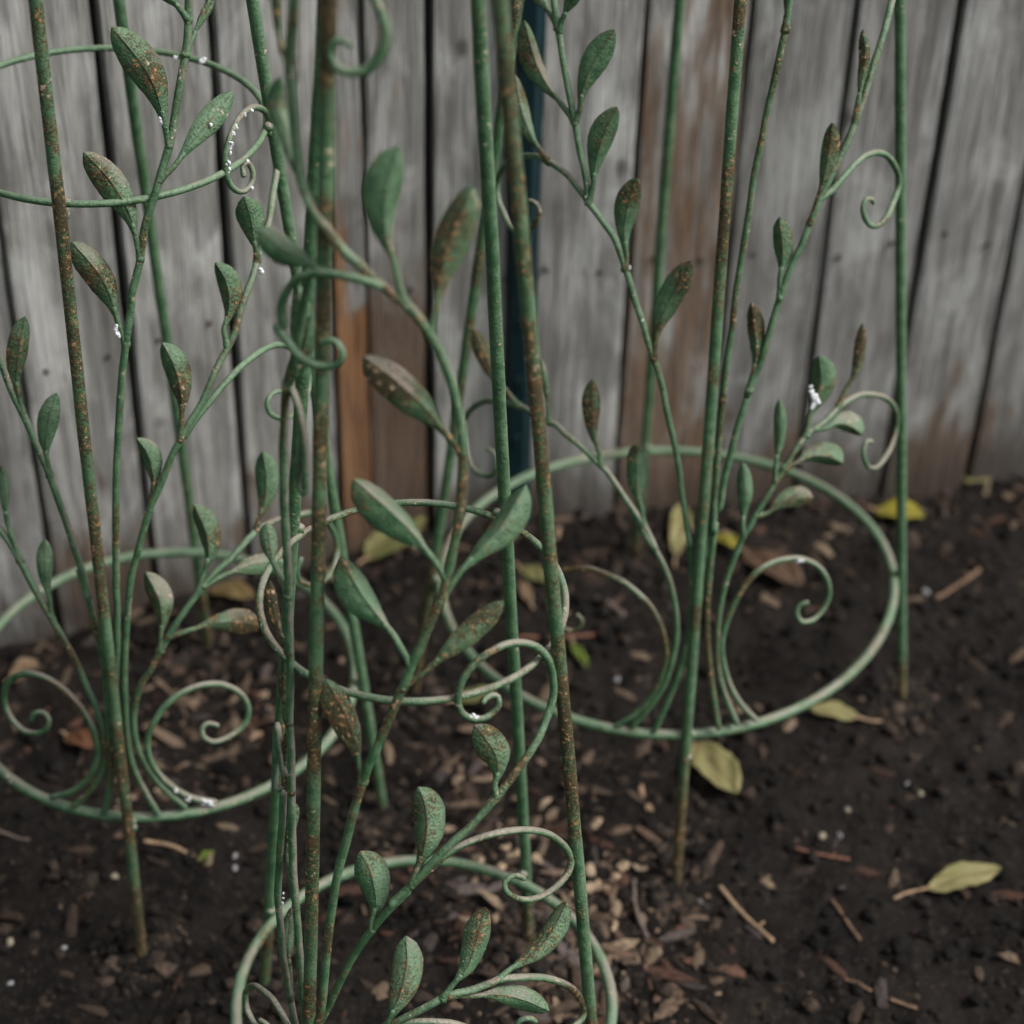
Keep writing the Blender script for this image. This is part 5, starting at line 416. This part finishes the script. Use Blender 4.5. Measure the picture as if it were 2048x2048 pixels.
# crumbs of soil and shredded mulch that nobody could count
ICO_V = np.array([(0, 0, 1), (.894, 0, .447), (.276, .851, .447), (-.724, .526, .447), (-.724, -.526, .447), (.276, -.851, .447), (.724, .526, -.447), (-.276, .851, -.447), (-.894, 0, -.447), (-.276, -.851, -.447), (.724, -.526, -.447), (0, 0, -1)])
ICO_F = [(0, 1, 2), (0, 2, 3), (0, 3, 4), (0, 4, 5), (0, 5, 1), (1, 6, 2), (2, 7, 3), (3, 8, 4), (4, 9, 5), (5, 10, 1), (6, 7, 2), (7, 8, 3), (8, 9, 4), (9, 10, 5), (10, 6, 1), (11, 7, 6), (11, 8, 7), (11, 9, 8), (11, 10, 9), (11, 6, 10)]
def fence_y(x): return 1.914 + .488 * x if x < -.095 else 1.885 + .18 * x
HOT = []        # where litter has gathered: x, y, spread, share
def scatter(name, n, size, aniso, palette, mat, label, cat, flat=.6, sink=.3):
    Vs, Fs, Cs = [], [], []; k = 0
    while k < n:
        x = rng.uniform(-.85, .95); y = rng.uniform(.62, 2.1)
        hot = bool(HOT) and rng.random() < .34
        if hot:
            hx, hy, hs, _ = HOT[rng.integers(len(HOT))]; x = hx + rng.normal(0, hs); y = hy + rng.normal(0, hs)
        elif cat == 'mulch' and rng.random() < .14: x = rng.uniform(-.5, .7); y = fence_y(x) - abs(rng.normal(0, .05)) - .01
        if y > fence_y(x) - .008: continue
        sz = size[0] * (size[1] / size[0]) ** (rng.random() ** 2.2)
        sc = np.array([sz * rng.uniform(*aniso), sz * rng.uniform(.7, 1.1), sz * flat * rng.uniform(.6, 1.2)])
        v = ICO_V * sc * rng.uniform(.72, 1.2, (12, 1)); a = rng.uniform(0, 6.28); t = rng.normal(0, .25)
        ca, sa = math.cos(a), math.sin(a); v[:, 2] += v[:, 0] * t
        v = np.stack([v[:, 0] * ca - v[:, 1] * sa, v[:, 0] * sa + v[:, 1] * ca, v[:, 2]], 1)
        v += (x, y, gz1(x, y) + sc[2] * (1 - sink) - .001); Vs.append(v); Fs += [(a_ + 12 * k, b_ + 12 * k, c_ + 12 * k) for a_, b_, c_ in ICO_F]
        c = np.array(palette[rng.integers(len(palette))]) * rng.uniform(.6, 1.3) * (1.15 if hot else .8); Cs += [(*c, 1)] * 12; k += 1
    return tag(new_mesh(name, np.vstack(Vs), Fs, mat, smooth=False, cols=Cs), label, cat, kind='stuff')
FEET = [np.array(p[0]) for D in DATA.values() for p in D['legs'].values()]
HOT = [(p[0], p[1], .016, 1) for p in FEET]
scatter('soil_crumbs', 27000, (.0011, .0095), (.7, 1.3), [(.004, .0034, .0031), (.006, .005, .0044), (.009, .0072, .0062), (.015, .011, .0086), (.024, .0175, .0135), (.038, .027, .0205)], M_CRUMB, 'dark crumbly soil clods covering the bed', 'soil', .8)
HOT = [(.055, 1.20, .05, 1), (.02, 1.33, .07, 1), (.10, 1.28, .05, 1), (-.02, 1.45, .08, 1), (-.30, 1.55, .06, 1)]
scatter('wood_mulch', 3900, (.0012, .0088), (1.2, 4.0), [(.045, .029, .020), (.060, .042, .030), (.085, .060, .042), (.045, .036, .033), (.13, .095, .065), (.050, .026, .018), (.035, .024, .018)], M_CHIP, 'small shredded wood and bark bits strewn over the soil', 'mulch', .5)

# ------------------------------------------------------------------ fence of upright boards
MW = dict(grey=wood('fence_grey', .255, .15, 0., (.105, .068, .042), (.20, 0.)), grey2=wood('fence_grey_streaked', .225, .23, 3., (.105, .066, .040), (.26, 0.)), orange=wood('fence_raw_strip', .20, .38, 4., (.20, .092, .032), (.40, .26)), brown=wood('fence_brown_foot', .17, .30, 5., (.095, .055, .030), (.55, .15)), peel=wood('fence_peeling', .32, .53, 8., (.135, .075, .038)), dark=wood('gap_blocker_dark', .06, .3))  # last one: near-black wood for the added boards that darken the gaps
fence = tag(empty('board_fence', (-.095, 1.868, 0)), 'weathered grey wooden board fence behind the trellises', 'fence')
FB = np.array([-.095, 1.868, 0])
def board(p0, p1, z1, t, mat, seed, name='board', lean=0., back=0.):
    """an upright board between ground points p0, p1 (x,y) with slightly wavering edges and a cupped face"""
    rs = np.random.default_rng(seed); p0 = np.array(p0); p1 = np.array(p1); d = p1 - p0; w = np.linalg.norm(d); d /= w; nrm = np.array([d[1], -d[0]])   # towards the camera
    zs = np.linspace(-.06, z1, 46); us = np.linspace(0, 1, 9); Vv, Ff = [], []
    e0 = np.cumsum(rs.normal(0, .00045, len(zs))); e0 -= np.linspace(e0[0], e0[-1], len(zs)); e1 = np.cumsum(rs.normal(0, .00045, len(zs))); e1 -= np.linspace(e1[0], e1[-1], len(zs))
    cup = rs.uniform(-.0015, .0025); tw = rs.normal(0, .0016)
    prof = [(0., t * .0), (0., t * .72)] + [(u, t + cup * (4 * (u - .5) ** 2) - (.0018 if u in (us[1], us[-2]) else 0) * 0) for u in np.concatenate([[.018], us[1:-1], [.982]])] + [(1., t * .72), (1., 0.)]
    for i, z in enumerate(zs):
        for u, q in prof:
            uu = u * w + (e0[i] * (1 - u) + e1[i] * u)
            xy = p0 + d * uu + nrm * (q - back + tw * (u - .5) * 2 + lean * z); Vv.append((xy[0] - FB[0], xy[1] - FB[1], z))
    m = len(prof)
    for i in range(len(zs) - 1):
        for k in range(m):
            l = (k + 1) % m; Ff.append((i * m + k, i * m + l, (i + 1) * m + l, (i + 1) * m + k))
    Ff.append(tuple(range(m))[::-1]); Ff.append(tuple(range((len(zs) - 1) * m, len(zs) * m)))
    o = new_mesh(name, Vv, Ff, mat, fence, smooth=False); return o
K = np.array([-.095, 1.868]); dl = np.array([-.432, -.211]); dl /= np.linalg.norm(dl); dr = np.array([.5, .09]); dr /= np.linalg.norm(dr)
LB = ['brown', 'grey2', 'grey', 'grey2', 'grey', 'grey2', 'grey', 'grey']; RB = ['grey', 'grey', 'peel', 'grey2', 'grey', 'grey2', 'grey', 'grey', 'grey2', 'grey', 'grey']
s0 = .0035
for i, kk in enumerate(LB):
    a = K + dl * (s0 + .1055 * i); b = K + dl * (s0 + .1055 * i + .1055 - random.uniform(.005, .0085))
    if i == 0:          # the first one is split lengthwise: a narrow raw strip and a wider dark piece
        m1 = K + dl * (s0 + .066); m2 = K + dl * (s0 + .0685); board(m1, a, 1.75, .016, MW['brown'], 90); board(b, m2, 1.75, .0175, MW['orange'], 91); continue
    board(b, a, 1.75 + random.uniform(-.01, .01), .016, MW[kk], 100 + i, back=random.uniform(-.001, .002))
for i, kk in enumerate(RB):
    g = .007 if i == 0 else .0055; a = K + dr * (g + .1035 * i); b = K + dr * (.1035 * (i + 1) - random.uniform(.001, .003) + .002)
    board(a, b, 1.75 + random.uniform(-.01, .01), .016, MW[kk], 200 + i, back=random.uniform(-.001, .002))
for i in range(8):  # hidden boards added behind the fence to block light through the gaps
    a = K + dl * (.1055 * i - .05 + .0035); b = K + dl * (.1055 * (i + 1) - .052); board(b, a, 1.74, .016, MW['dark'], 300 + i, 'gap_blocker', back=.024)
for i in range(11):  # same added light blockers behind the right section
    a = K + dr * (.1035 * i - .05); b = K + dr * (.1035 * (i + 1) - .052); board(a, b, 1.74, .016, MW['dark'], 330 + i, 'gap_blocker', back=.024)

M_NAIL = plain('rusty_nail', (.035, .028, .024), .7, 500, .4)
for sec, dv, ww, nb in ((0, dl, .1055, 8), (1, dr, .1035, 11)):
    for i in range(nb):
        for u in (.22, .76):
            for z in (.33, 1.2):
                q = K + dv * (ww * (i + u) + random.uniform(-.006, .006)); d_ = -dv if sec == 0 else dv; nr = np.array([d_[1], -d_[0]]); z_ = z + random.uniform(-.012, .012)
                P = np.array([[*(q + nr * t_), z_] for t_ in (.010, .0165, .0178)]) - FB; v, f = tube(P, np.array([.0022, .0024, .0030]), 8, wob=0, capround=False); new_mesh('nail', v, f, M_NAIL, fence)

# ------------------------------------------------------------------ teal post in front of the fence
def teal_post():
    p = empty('metal_post', (0.003, 1.865, 0)); tag(p, 'dark teal metal garden post standing in front of the fence', 'post')
    w, d, t = .0165, .013, .003; prof = [(-w, 0), (-w + .004, -d * .25), (-w * .45, -d), (w * .45, -d), (w - .004, -d * .25), (w, 0), (w - .003, .0025), (w * .35, -d + t), (-w * .35, -d + t), (-w + .003, .0025)]
    zs = np.linspace(-.15, 1.55, 12); Vv = [(x, y, z) for z in zs for x, y in prof]; m = len(prof)
    Ff = [(i * m + k, i * m + (k + 1) % m, (i + 1) * m + (k + 1) % m, (i + 1) * m + k) for i in range(len(zs) - 1) for k in range(m)]
    Ff += [tuple(range(m))[::-1], tuple(range((len(zs) - 1) * m, len(zs) * m))]
    new_mesh('channel', Vv, Ff, M_TEAL, p, smooth=False)
    for z in np.arange(.12, 1.5, .075):
        v, f = tube(np.array([(0, -d - .0005, z), (0, -d - .0045, z + .006), (0, -d - .0045, z + .014)]), .0022, 6, seed=int(z * 100)); new_mesh('hook', v, f, M_TEAL, p)
teal_post()

# ------------------------------------------------------------------ the three garden obelisks
PROF_T = [0, .08, .2, .32, .44, .56, .66, .76, .86, .93, .975, 1.0]
PROF_L = [.12, .19, .38, .63, .85, .97, 1.0, .95, .77, .53, .27, .03]
PROF_W = [.12, .14, .22, .40, .66, .90, 1.0, .95, .73, .47, .23, .03]
CAM = np.array([0, 0, 1.5])
def leaf_mesh(P, npet, wl, wr, base, seed):
    """P: points from the stem along the stalk (npet of them before the blade) to the tip, local coordinates; wl, wr half widths in metres"""
    rs = np.random.default_rng(seed); blade = resample(P[npet:], .002) if len(P) - npet > 2 else resample(P[npet:], .004)
    seg = np.linalg.norm(np.diff(blade, axis=0), axis=1); s = np.concatenate([[0], np.cumsum(seg)]); Lb = s[-1]; t = np.linspace(0, 1, 26)
    mid = np.stack([np.interp(t * Lb, s, blade[:, k]) for k in range(3)], 1); T = np.gradient(mid, axis=0); T /= np.linalg.norm(T, axis=1)[:, None]
    view = (mid.mean(0) + base) - CAM; view /= np.linalg.norm(view)
    side = np.cross(T, view); side /= np.linalg.norm(side, axis=1)[:, None]          # to the right of the leaf direction seen from the front
    slim = Lb / (wl + wr) > 2.0; W = np.interp(t, PROF_T, PROF_L if slim else PROF_W); full = max(wl, wr) * 1.08
    dl_ = math.sqrt(max(full ** 2 - wl ** 2, (.6 * wl) ** 2)); dr_ = math.sqrt(max(full ** 2 - wr ** 2, (.6 * wr) ** 2))
    U = np.array([-1, -.94, -.8, -.6, -.38, -.2, -.09, -.04, 0, .04, .09, .2, .38, .6, .8, .94, 1]); m = len(U)
    wave = 1 + .05 * np.sin(t * 9 + rs.uniform(0, 6)) * rs.uniform(.3, 1); th = .0011
    top, bot, rib = [], [], []
    for i in range(len(t)):
        for u in U:
            w, d = (wr, dr_) if u > 0 else (wl, dl_); au = abs(u)
            depth = d * W[i] * (au ** 1.08) - .0011 * math.sin(math.pi * min(1, au)) * W[i] - (.0007 * max(0, 1 - au / .06)) * min(1, W[i] * 2)
            p = mid[i] + side[i] * (np.sign(u) * w * wave[i] * W[i] * au) + view * depth
            p = p + rs.normal(0, .00010, 3); top.append(p); bot.append(p + view * th * (2.2 if au < .1 else (1.0 if au < .9 else .35)) * (0.6 + .4 * W[i])); rib.append(max(math.exp(-(au / .085) ** 2), .55 * (au > .93)) * (.35 + .65 * (t[i] < .97)))
    n = len(t); Vv = np.array(top + bot); o = n * m; Ff = []
    for i in range(n - 1):
        for k in range(m - 1):
            a = i * m + k; Ff.append((a, a + 1, a + m + 1, a + m)); Ff.append((o + a, o + a + m, o + a + m + 1, o + a + 1))
        Ff.append((i * m, (i + 1) * m, o + (i + 1) * m, o + i * m)); k = i * m + m - 1; Ff.append((k, o + k, o + k + m, k + m))
    for k in range(m - 1):
        Ff.append((k, o + k, o + k + 1, k + 1)); a = (n - 1) * m + k; Ff.append((a, a + 1, o + a + 1, o + a))
    # stalk
    st = resample(np.vstack([P[:npet], mid[:5]]), .003); r = np.linspace(.0025, .0019, len(st)); r[:2] *= 1.25
    v2, f2 = merge([tube(st, r, 8, seed=seed), bead(P[0], .0038, rs)]); V2, F2 = merge([(Vv, Ff), (v2, f2)])
    return V2, F2, rib + rib + [.25] * len(v2)
def blob(c, r, rs):
    """an irregular crust: a few flattened lobes run together"""
    parts = []
    for k in range(6):
        sc = np.array([rs.uniform(.7, 1.1), rs.uniform(.5, .8), rs.uniform(.8, 1.3)]) * r
        parts.append((ICO_V * sc * rs.uniform(.75, 1.2, (12, 1)) + c + rs.normal(0, .5, 3) * r * (.8, .3, 1.2), ICO_F))
    return merge(parts)
def bead(c, r, rs): return ICO_V * r * np.array([rs.uniform(.8, 1.2), rs.uniform(.8, 1.2), rs.uniform(.8, 1.3)]) * rs.uniform(.88, 1.1, (12, 1)) + c, ICO_F

LAB = {'F': 'rusty green metal vine trellis standing in front, nearest the camera, with two bands of rings',
       'L': 'green metal vine trellis at the left, a white crusted curl at its upper right',
       'R': 'tall green metal vine trellis at the right with the widest bottom ring'}
LEGM = {'F': dict(f='mid', r='rusty', b='clean', l='dusty'), 'L': dict(f='rusty', r='clean', b='clean', l='mid'), 'R': dict(f='mid', r='clean', b='clean', l='mid')}
ZT = {'F': 1.2, 'L': 1.42, 'R': 1.55}
for ni, (n, D) in enumerate(DATA.items()):
    base = np.array(D['base']); root = empty('garden_obelisk', base); tag(root, LAB[n], 'trellis', 'green metal vine trellises')
    tops = []
    for k, (a, b) in D['legs'].items():
        a = np.array(a); b = np.array(b); d = (b - a) / (b - a)[2]; p0 = a - d * .055; p1 = a + d * ZT[n]; tops.append(p1 - base)
        P = p0 + (p1 - p0) * np.linspace(0, 1, 90)[:, None]; rs = np.random.default_rng(ni * 10 + ord(k)); w = np.cumsum(rs.normal(0, 1, (90, 3)), 0); w -= np.linspace(0, 1, 90)[:, None] * w[-1]
        P = P - base + w * .00009
        rr = np.full(90, .00475); rr[:3] *= (.45, .75, 1)
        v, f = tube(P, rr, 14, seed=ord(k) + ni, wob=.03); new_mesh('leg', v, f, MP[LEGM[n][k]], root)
    tc = np.mean(tops, 0); tr = np.mean([np.linalg.norm((q - tc)[:2]) for q in tops]); a = np.linspace(0, 2 * np.pi, 40, endpoint=False)
    rings = [dec(r) for r in D['rings']] + [np.stack([tc[0] + (tr - .006) * np.cos(a), tc[1] + (tr - .006) * np.sin(a), np.full(40, tc[2] - .03)], 1)]
    for i, P in enumerate(rings):
        v, f = tube(P, .0047 if i == 0 else .0027, 12, closed=True, seed=i, wob=.04); new_mesh('ring', v, f, MP['ring' if i == 0 else ('mid' if n == 'F' else 'clean')], root)
    rs = np.random.default_rng(3 + ni)
    for P in rings:
        for k, (a, b) in D['legs'].items():
            a = np.array(a) - base; b = np.array(b) - base; d = (b - a) / np.linalg.norm(b - a); q = P - a; dist = np.linalg.norm(q - np.outer(q @ d, d), axis=1); m = dist.argmin(); foot = a + d * (q[m] @ d); c = (P[m] + foot) / 2
            v, f = merge([bead(c + rs.normal(0, .0015, 3) + d * .004 * e, .0046, rs) for e in (-1, 0, 1)]); new_mesh('weld', v, f, MP['dusty'], root)
    stems = {}
    for j, (sid, kind, r, s) in enumerate(D['stems']):
        P = resample(dec(s), .0045); rr = np.full(len(P), r * 1e-3)
        if kind == 'scroll' or sid in ('S3', 'S5', 'L2', 'L3', 'R3', 'R6'): q = np.linspace(0, 1, len(P)); rr *= np.interp(q, [0, .7, 1], [1, 1, .74])
        mk = (['mid', 'dusty', 'clean', 'mid', 'dusty'] if n == 'F' else ['dusty', 'mid', 'dusty', 'clean', 'dusty'])[(j + ni) % 5]
        if n == 'F' and sid == 'S1': mk = 'mid'
        if sid.startswith('V'): mk = 'side'
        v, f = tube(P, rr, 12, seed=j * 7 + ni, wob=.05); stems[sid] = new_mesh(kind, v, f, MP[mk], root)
    for j, (sid, npet, wl_, wr_, s) in enumerate(D['leaves']):
        wk = 1.17e-3 if sid in ('S1', 'V1') else 1.08e-3
        v, f, rib = leaf_mesh(dec(s), npet, wl_ * wk, wr_ * wk, base, j * 13 + ni)
        mk = ['mid', 'rusty', 'mid', 'dusty', 'rusty'][(j * 3 + ni) % 5]
        if n == 'F': mk = {4: 'mid', 11: 'rusty', 13: 'rusty', 7: 'rusty', 5: 'rusty', 2: 'mid', 3: 'mid', 12: 'mid', 14: 'mid', 15: 'mid', 8: 'mid', 9: 'mid'}.get(j, mk)
        new_mesh('leaf', v, f, ML[mk], stems[sid], attr=rib)
    rs = np.random.default_rng(5 + ni); parts = []
    for w in D['residue'].split():
        x, y, z, r = [int(q) * 1e-4 for q in w.split(',')]; v, f = blob(np.array([x, y, z]), r, rs); new_mesh('white_speck', v, f, M_WHITE, root)

# ------------------------------------------------------------------ fallen leaves, twigs, chips, pebbles
LC = dict(olive=((.17, .18, .06), (.23, .22, .085), (.13, .09, .035)), khaki=((.27, .25, .10), (.34, .31, .135), (.16, .10, .045)), yellow=((.33, .29, .025), (.42, .37, .05), (.20, .14, .03)),
          brown=((.10, .062, .038), (.15, .088, .052), (.06, .035, .02)), ochre=((.20, .135, .05), (.26, .20, .08), (.09, .05, .02)), lime=((.16, .24, .03), (.21, .29, .05), (.10, .12, .03)),
          rust=((.15, .06, .028), (.19, .085, .04), (.07, .03, .016)), tan=((.22, .14, .085), (.28, .19, .115), (.12, .07, .04)))
MLF = {k: leaf_mat('fallen_leaf_' + k, *v) for k, v in LC.items()}
M_TW = {k: plain('twig_' + k, c, .85, 240, .4) for k, c in dict(tan=(.24, .16, .10), brown=(.13, .08, .05), rust=(.13, .06, .04), dark=(.09, .07, .06)).items()}
for i, (a, b, hw, lift, ck, lab) in enumerate(FALLEN):
    rs = np.random.default_rng(40 + i); a = np.array(a); b = np.array(b); L = np.linalg.norm(b - a); d = (b - a) / L; nrm = np.array([-d[1], d[0]])
    root = empty('fallen_leaf', (a[0], a[1], gz1(*a))); tag(root, lab, 'leaf', 'fallen leaves on the soil')
    T = np.linspace(0, 1, 18); U = np.linspace(-1, 1, 13); Wp = np.interp(T, [0, .06, .18, .38, .55, .75, .9, .97, 1], [.08, .38, .74, .99, 1., .80, .46, .2, .02]); Vt, rib = [], []
    sk = rs.normal(0, .1); cu = rs.uniform(.12, .3)
    hgt = max(gz1(*(a + d * L * q)) for q in (0, .5, 1)) - gz1(*a)
    for q, w in zip(T, Wp):
        for u in U:
            e = 1 + .05 * math.sin(q * 31 + i) * (abs(u) > .9)
            xy = d * (q * L) + nrm * (u * hw * w * e + sk * L * math.sin(math.pi * q) * .3); z = .004 + hgt + lift * math.sin(math.pi * q * .7) * .8 + cu * hw * w * (u * u) + .0016 * math.sin(6 * u + q * 11 + i) - .002 * max(0, 1 - abs(u) / .12)
            Vt.append((xy[0], xy[1], z)); rib.append(max(math.exp(-(u / .09) ** 2), .5 * max(0, math.cos((q * 22 - abs(u) * 7))) ** 12))
    m = len(U); nT = len(T); o = m * nT; Vb = [(x, y, z - .0006) for x, y, z in Vt]; Ff = []
    for r_ in range(nT - 1):
        for k in range(m - 1):
            p = r_ * m + k; Ff += [(p, p + 1, p + m + 1, p + m), (o + p, o + p + m, o + p + m + 1, o + p + 1)]
        Ff += [(r_ * m, (r_ + 1) * m, o + (r_ + 1) * m, o + r_ * m), (r_ * m + m - 1, o + r_ * m + m - 1, o + (r_ + 1) * m + m - 1, (r_ + 1) * m + m - 1)]
    new_mesh('blade', Vt + Vb, Ff, MLF[ck], root, attr=rib + rib)
    sl = L * (.45 if 'stalk' in lab else .16); P = np.array([np.append(d * (L * .1), .0045 + hgt), np.append(-d * sl * .5 + nrm * sl * .08, .007), np.append(-d * sl, .0065)])
    v, f = tube(resample(P, .003), .0014, 7, seed=i); new_mesh('stalk', v, f, M_TW['tan'], root)
for i, (a, b, r, ck, lab) in enumerate(TWIGS):
    a = np.array(a); b = np.array(b); rs = np.random.default_rng(70 + i); d = b - a; nrm = np.array([-d[1], d[0]]); q = np.linspace(0, 1, 12)
    xy = a + d * q[:, None] + nrm * (rs.normal(0, .05) * np.sin(np.pi * q))[:, None]; z = np.array([gz1(*p) for p in xy]); z = np.convolve(np.pad(z, 2, 'edge'), np.ones(5) / 5, 'valid') + r * .9 + .002
    P = np.column_stack([xy, z]) - (a[0], a[1], 0); rr = r * np.interp(q, [0, .08, .2, .9, 1], [1.05, 1.15, .95, .9, 1.1])
    parts = [tube(P, rr, 9, seed=i, wob=.12)]
    if i in (0, 2, 5): parts.append(tube(np.array([P[8], P[8] + (nrm[0] * .05, nrm[1] * .05, r * 1.2), P[8] + (nrm[0] * .09, nrm[1] * .09, r * 1.6)]), r * .55, 7, seed=i + 3))
    v, f = merge(parts); o = new_mesh('twig', v, f, M_TW[ck], smooth=True); o.location = (a[0], a[1], 0); tag(o, lab, 'twig', 'twigs and sticks on the soil')
CHL = {}
M_PALE = plain('pale_wood', (.24, .18, .12), .85, 200, .4)
for i, (p, L, w) in enumerate(CHIPS):
    rs = np.random.default_rng(90 + i); n = 7; q = np.linspace(-1, 1, n); ring = [(-1, -.3), (-.55, .8), (.3, 1.), (1, .25), (.5, -.8), (-.4, -1)]; Vv = []
    for t in q:
        sc = (1 - .55 * abs(t) ** 3) * rs.uniform(.8, 1.1)
        for y, z in ring: Vv.append((t * L / 2 + rs.normal(0, .0006), y * w / 2 * sc * rs.uniform(.85, 1.1), z * w * .28 * sc + .0015 * math.sin(3 * t + i)))
    m = 6; Ff = [(r_ * m + k, r_ * m + (k + 1) % m, (r_ + 1) * m + (k + 1) % m, (r_ + 1) * m + k) for r_ in range(n - 1) for k in range(m)] + [tuple(range(m))[::-1], tuple(range((n - 1) * m, n * m))]
    o = new_mesh('wood_chip', Vv, Ff, M_PALE if i not in (10, 11, 14, 15, 16) else M_TW['tan'], smooth=False); o.location = (p[0], p[1], gz1(*p) + w * .25 + .002); o.rotation_euler = (rs.normal(0, .2), rs.normal(0, .15), rs.uniform(0, 3.14))
    own = {6: 'squat pale wood chip right of the front trellis right leg, beside the lower curl', 7: 'small pale wood chip right of the squat one beyond the front trellis leg', 10: 'slim tan wood chip left of the oval khaki leaf', 11: 'short tan wood chip below the slim one left of the khaki leaf', 12: 'blocky pale wood chip above the grey brown stick',
           14: 'tan wood chip near the fence between the teal post and the right trellis', 15: 'tan wood chip closest to the fence behind the right trellis', 16: 'long tan wood chip left of the left scroll of the right trellis', 17: 'pale wood chip touching the front foot of the right trellis', 18: 'pale wood chip above the squat one right of the front trellis', 19: 'small pale wood chip lowest right of the front trellis right leg'}
    tag(o, own.get(i, 'pale wood chip in the cluster behind the right leg of the front trellis'), 'wood chip', 'pale and tan wood chips on the soil' if i in own else 'pale chips behind the front trellis leg')
M_PB = dict(pale=plain('pebble_pale', (.22, .19, .14), .8, 300, .25), grey=plain('pebble_grey', (.20, .20, .21), .8, 300, .25), white=plain('pebble_white', (.20, .20, .205), .8, 300, .2))
PBL = ['pale oval pebble above the reddish twig at the lower right', 'grey pebble touching the pale oval pebble at the lower right', 'small pale pebble above the grey one at the lower right', 'dull grey pebble left of the thick tan twig', 'pale pebble at the left edge near the bottom', 'pale pebble left of the left trellis front foot', 'small grey pebble at the bottom left corner', 'upper of two white perlite grains left of the front trellis', 'lower of two white perlite grains left of the front trellis', 'white round grain inside the right trellis ring', 'white grain on the dark soil right of the right trellis', 'white pebble beside the front foot of the right trellis', 'pale pebble below the curled yellow leaf on the right', 'grey pebble next to the pale one on the right side of the bed', 'grey pebble below the left trellis, near its front foot']
for i, (p, r, ck) in enumerate(PEBBLES):
    rs = np.random.default_rng(130 + i); Vv = []; Ff = []; nu, nv = 10, 7; s = np.array([rs.uniform(1, 1.3), rs.uniform(.7, .9), .6]) * r * .9
    for a in range(nv + 1):
        for b in range(nu):
            t = math.pi * a / nv; ph = 2 * math.pi * b / nu; v = Vector((math.sin(t) * math.cos(ph), math.sin(t) * math.sin(ph), math.cos(t))); k = 1 + .55 * mnoise.noise(v * 1.6 + Vector((i * 3.1, 0, 0))); Vv.append((v.x * s[0] * k, v.y * s[1] * k, v.z * s[2] * k))
    for a in range(nv):
        for b in range(nu): Ff.append((a * nu + b, (a + 1) * nu + b, (a + 1) * nu + (b + 1) % nu, a * nu + (b + 1) % nu))
    o = new_mesh('pebble', Vv, Ff, M_PB[ck]); o.location = (p[0], p[1], gz1(*p) + r * .5); o.rotation_euler = (0, 0, rs.uniform(0, 3)); tag(o, PBL[i], 'pebble', 'pebbles on the soil')
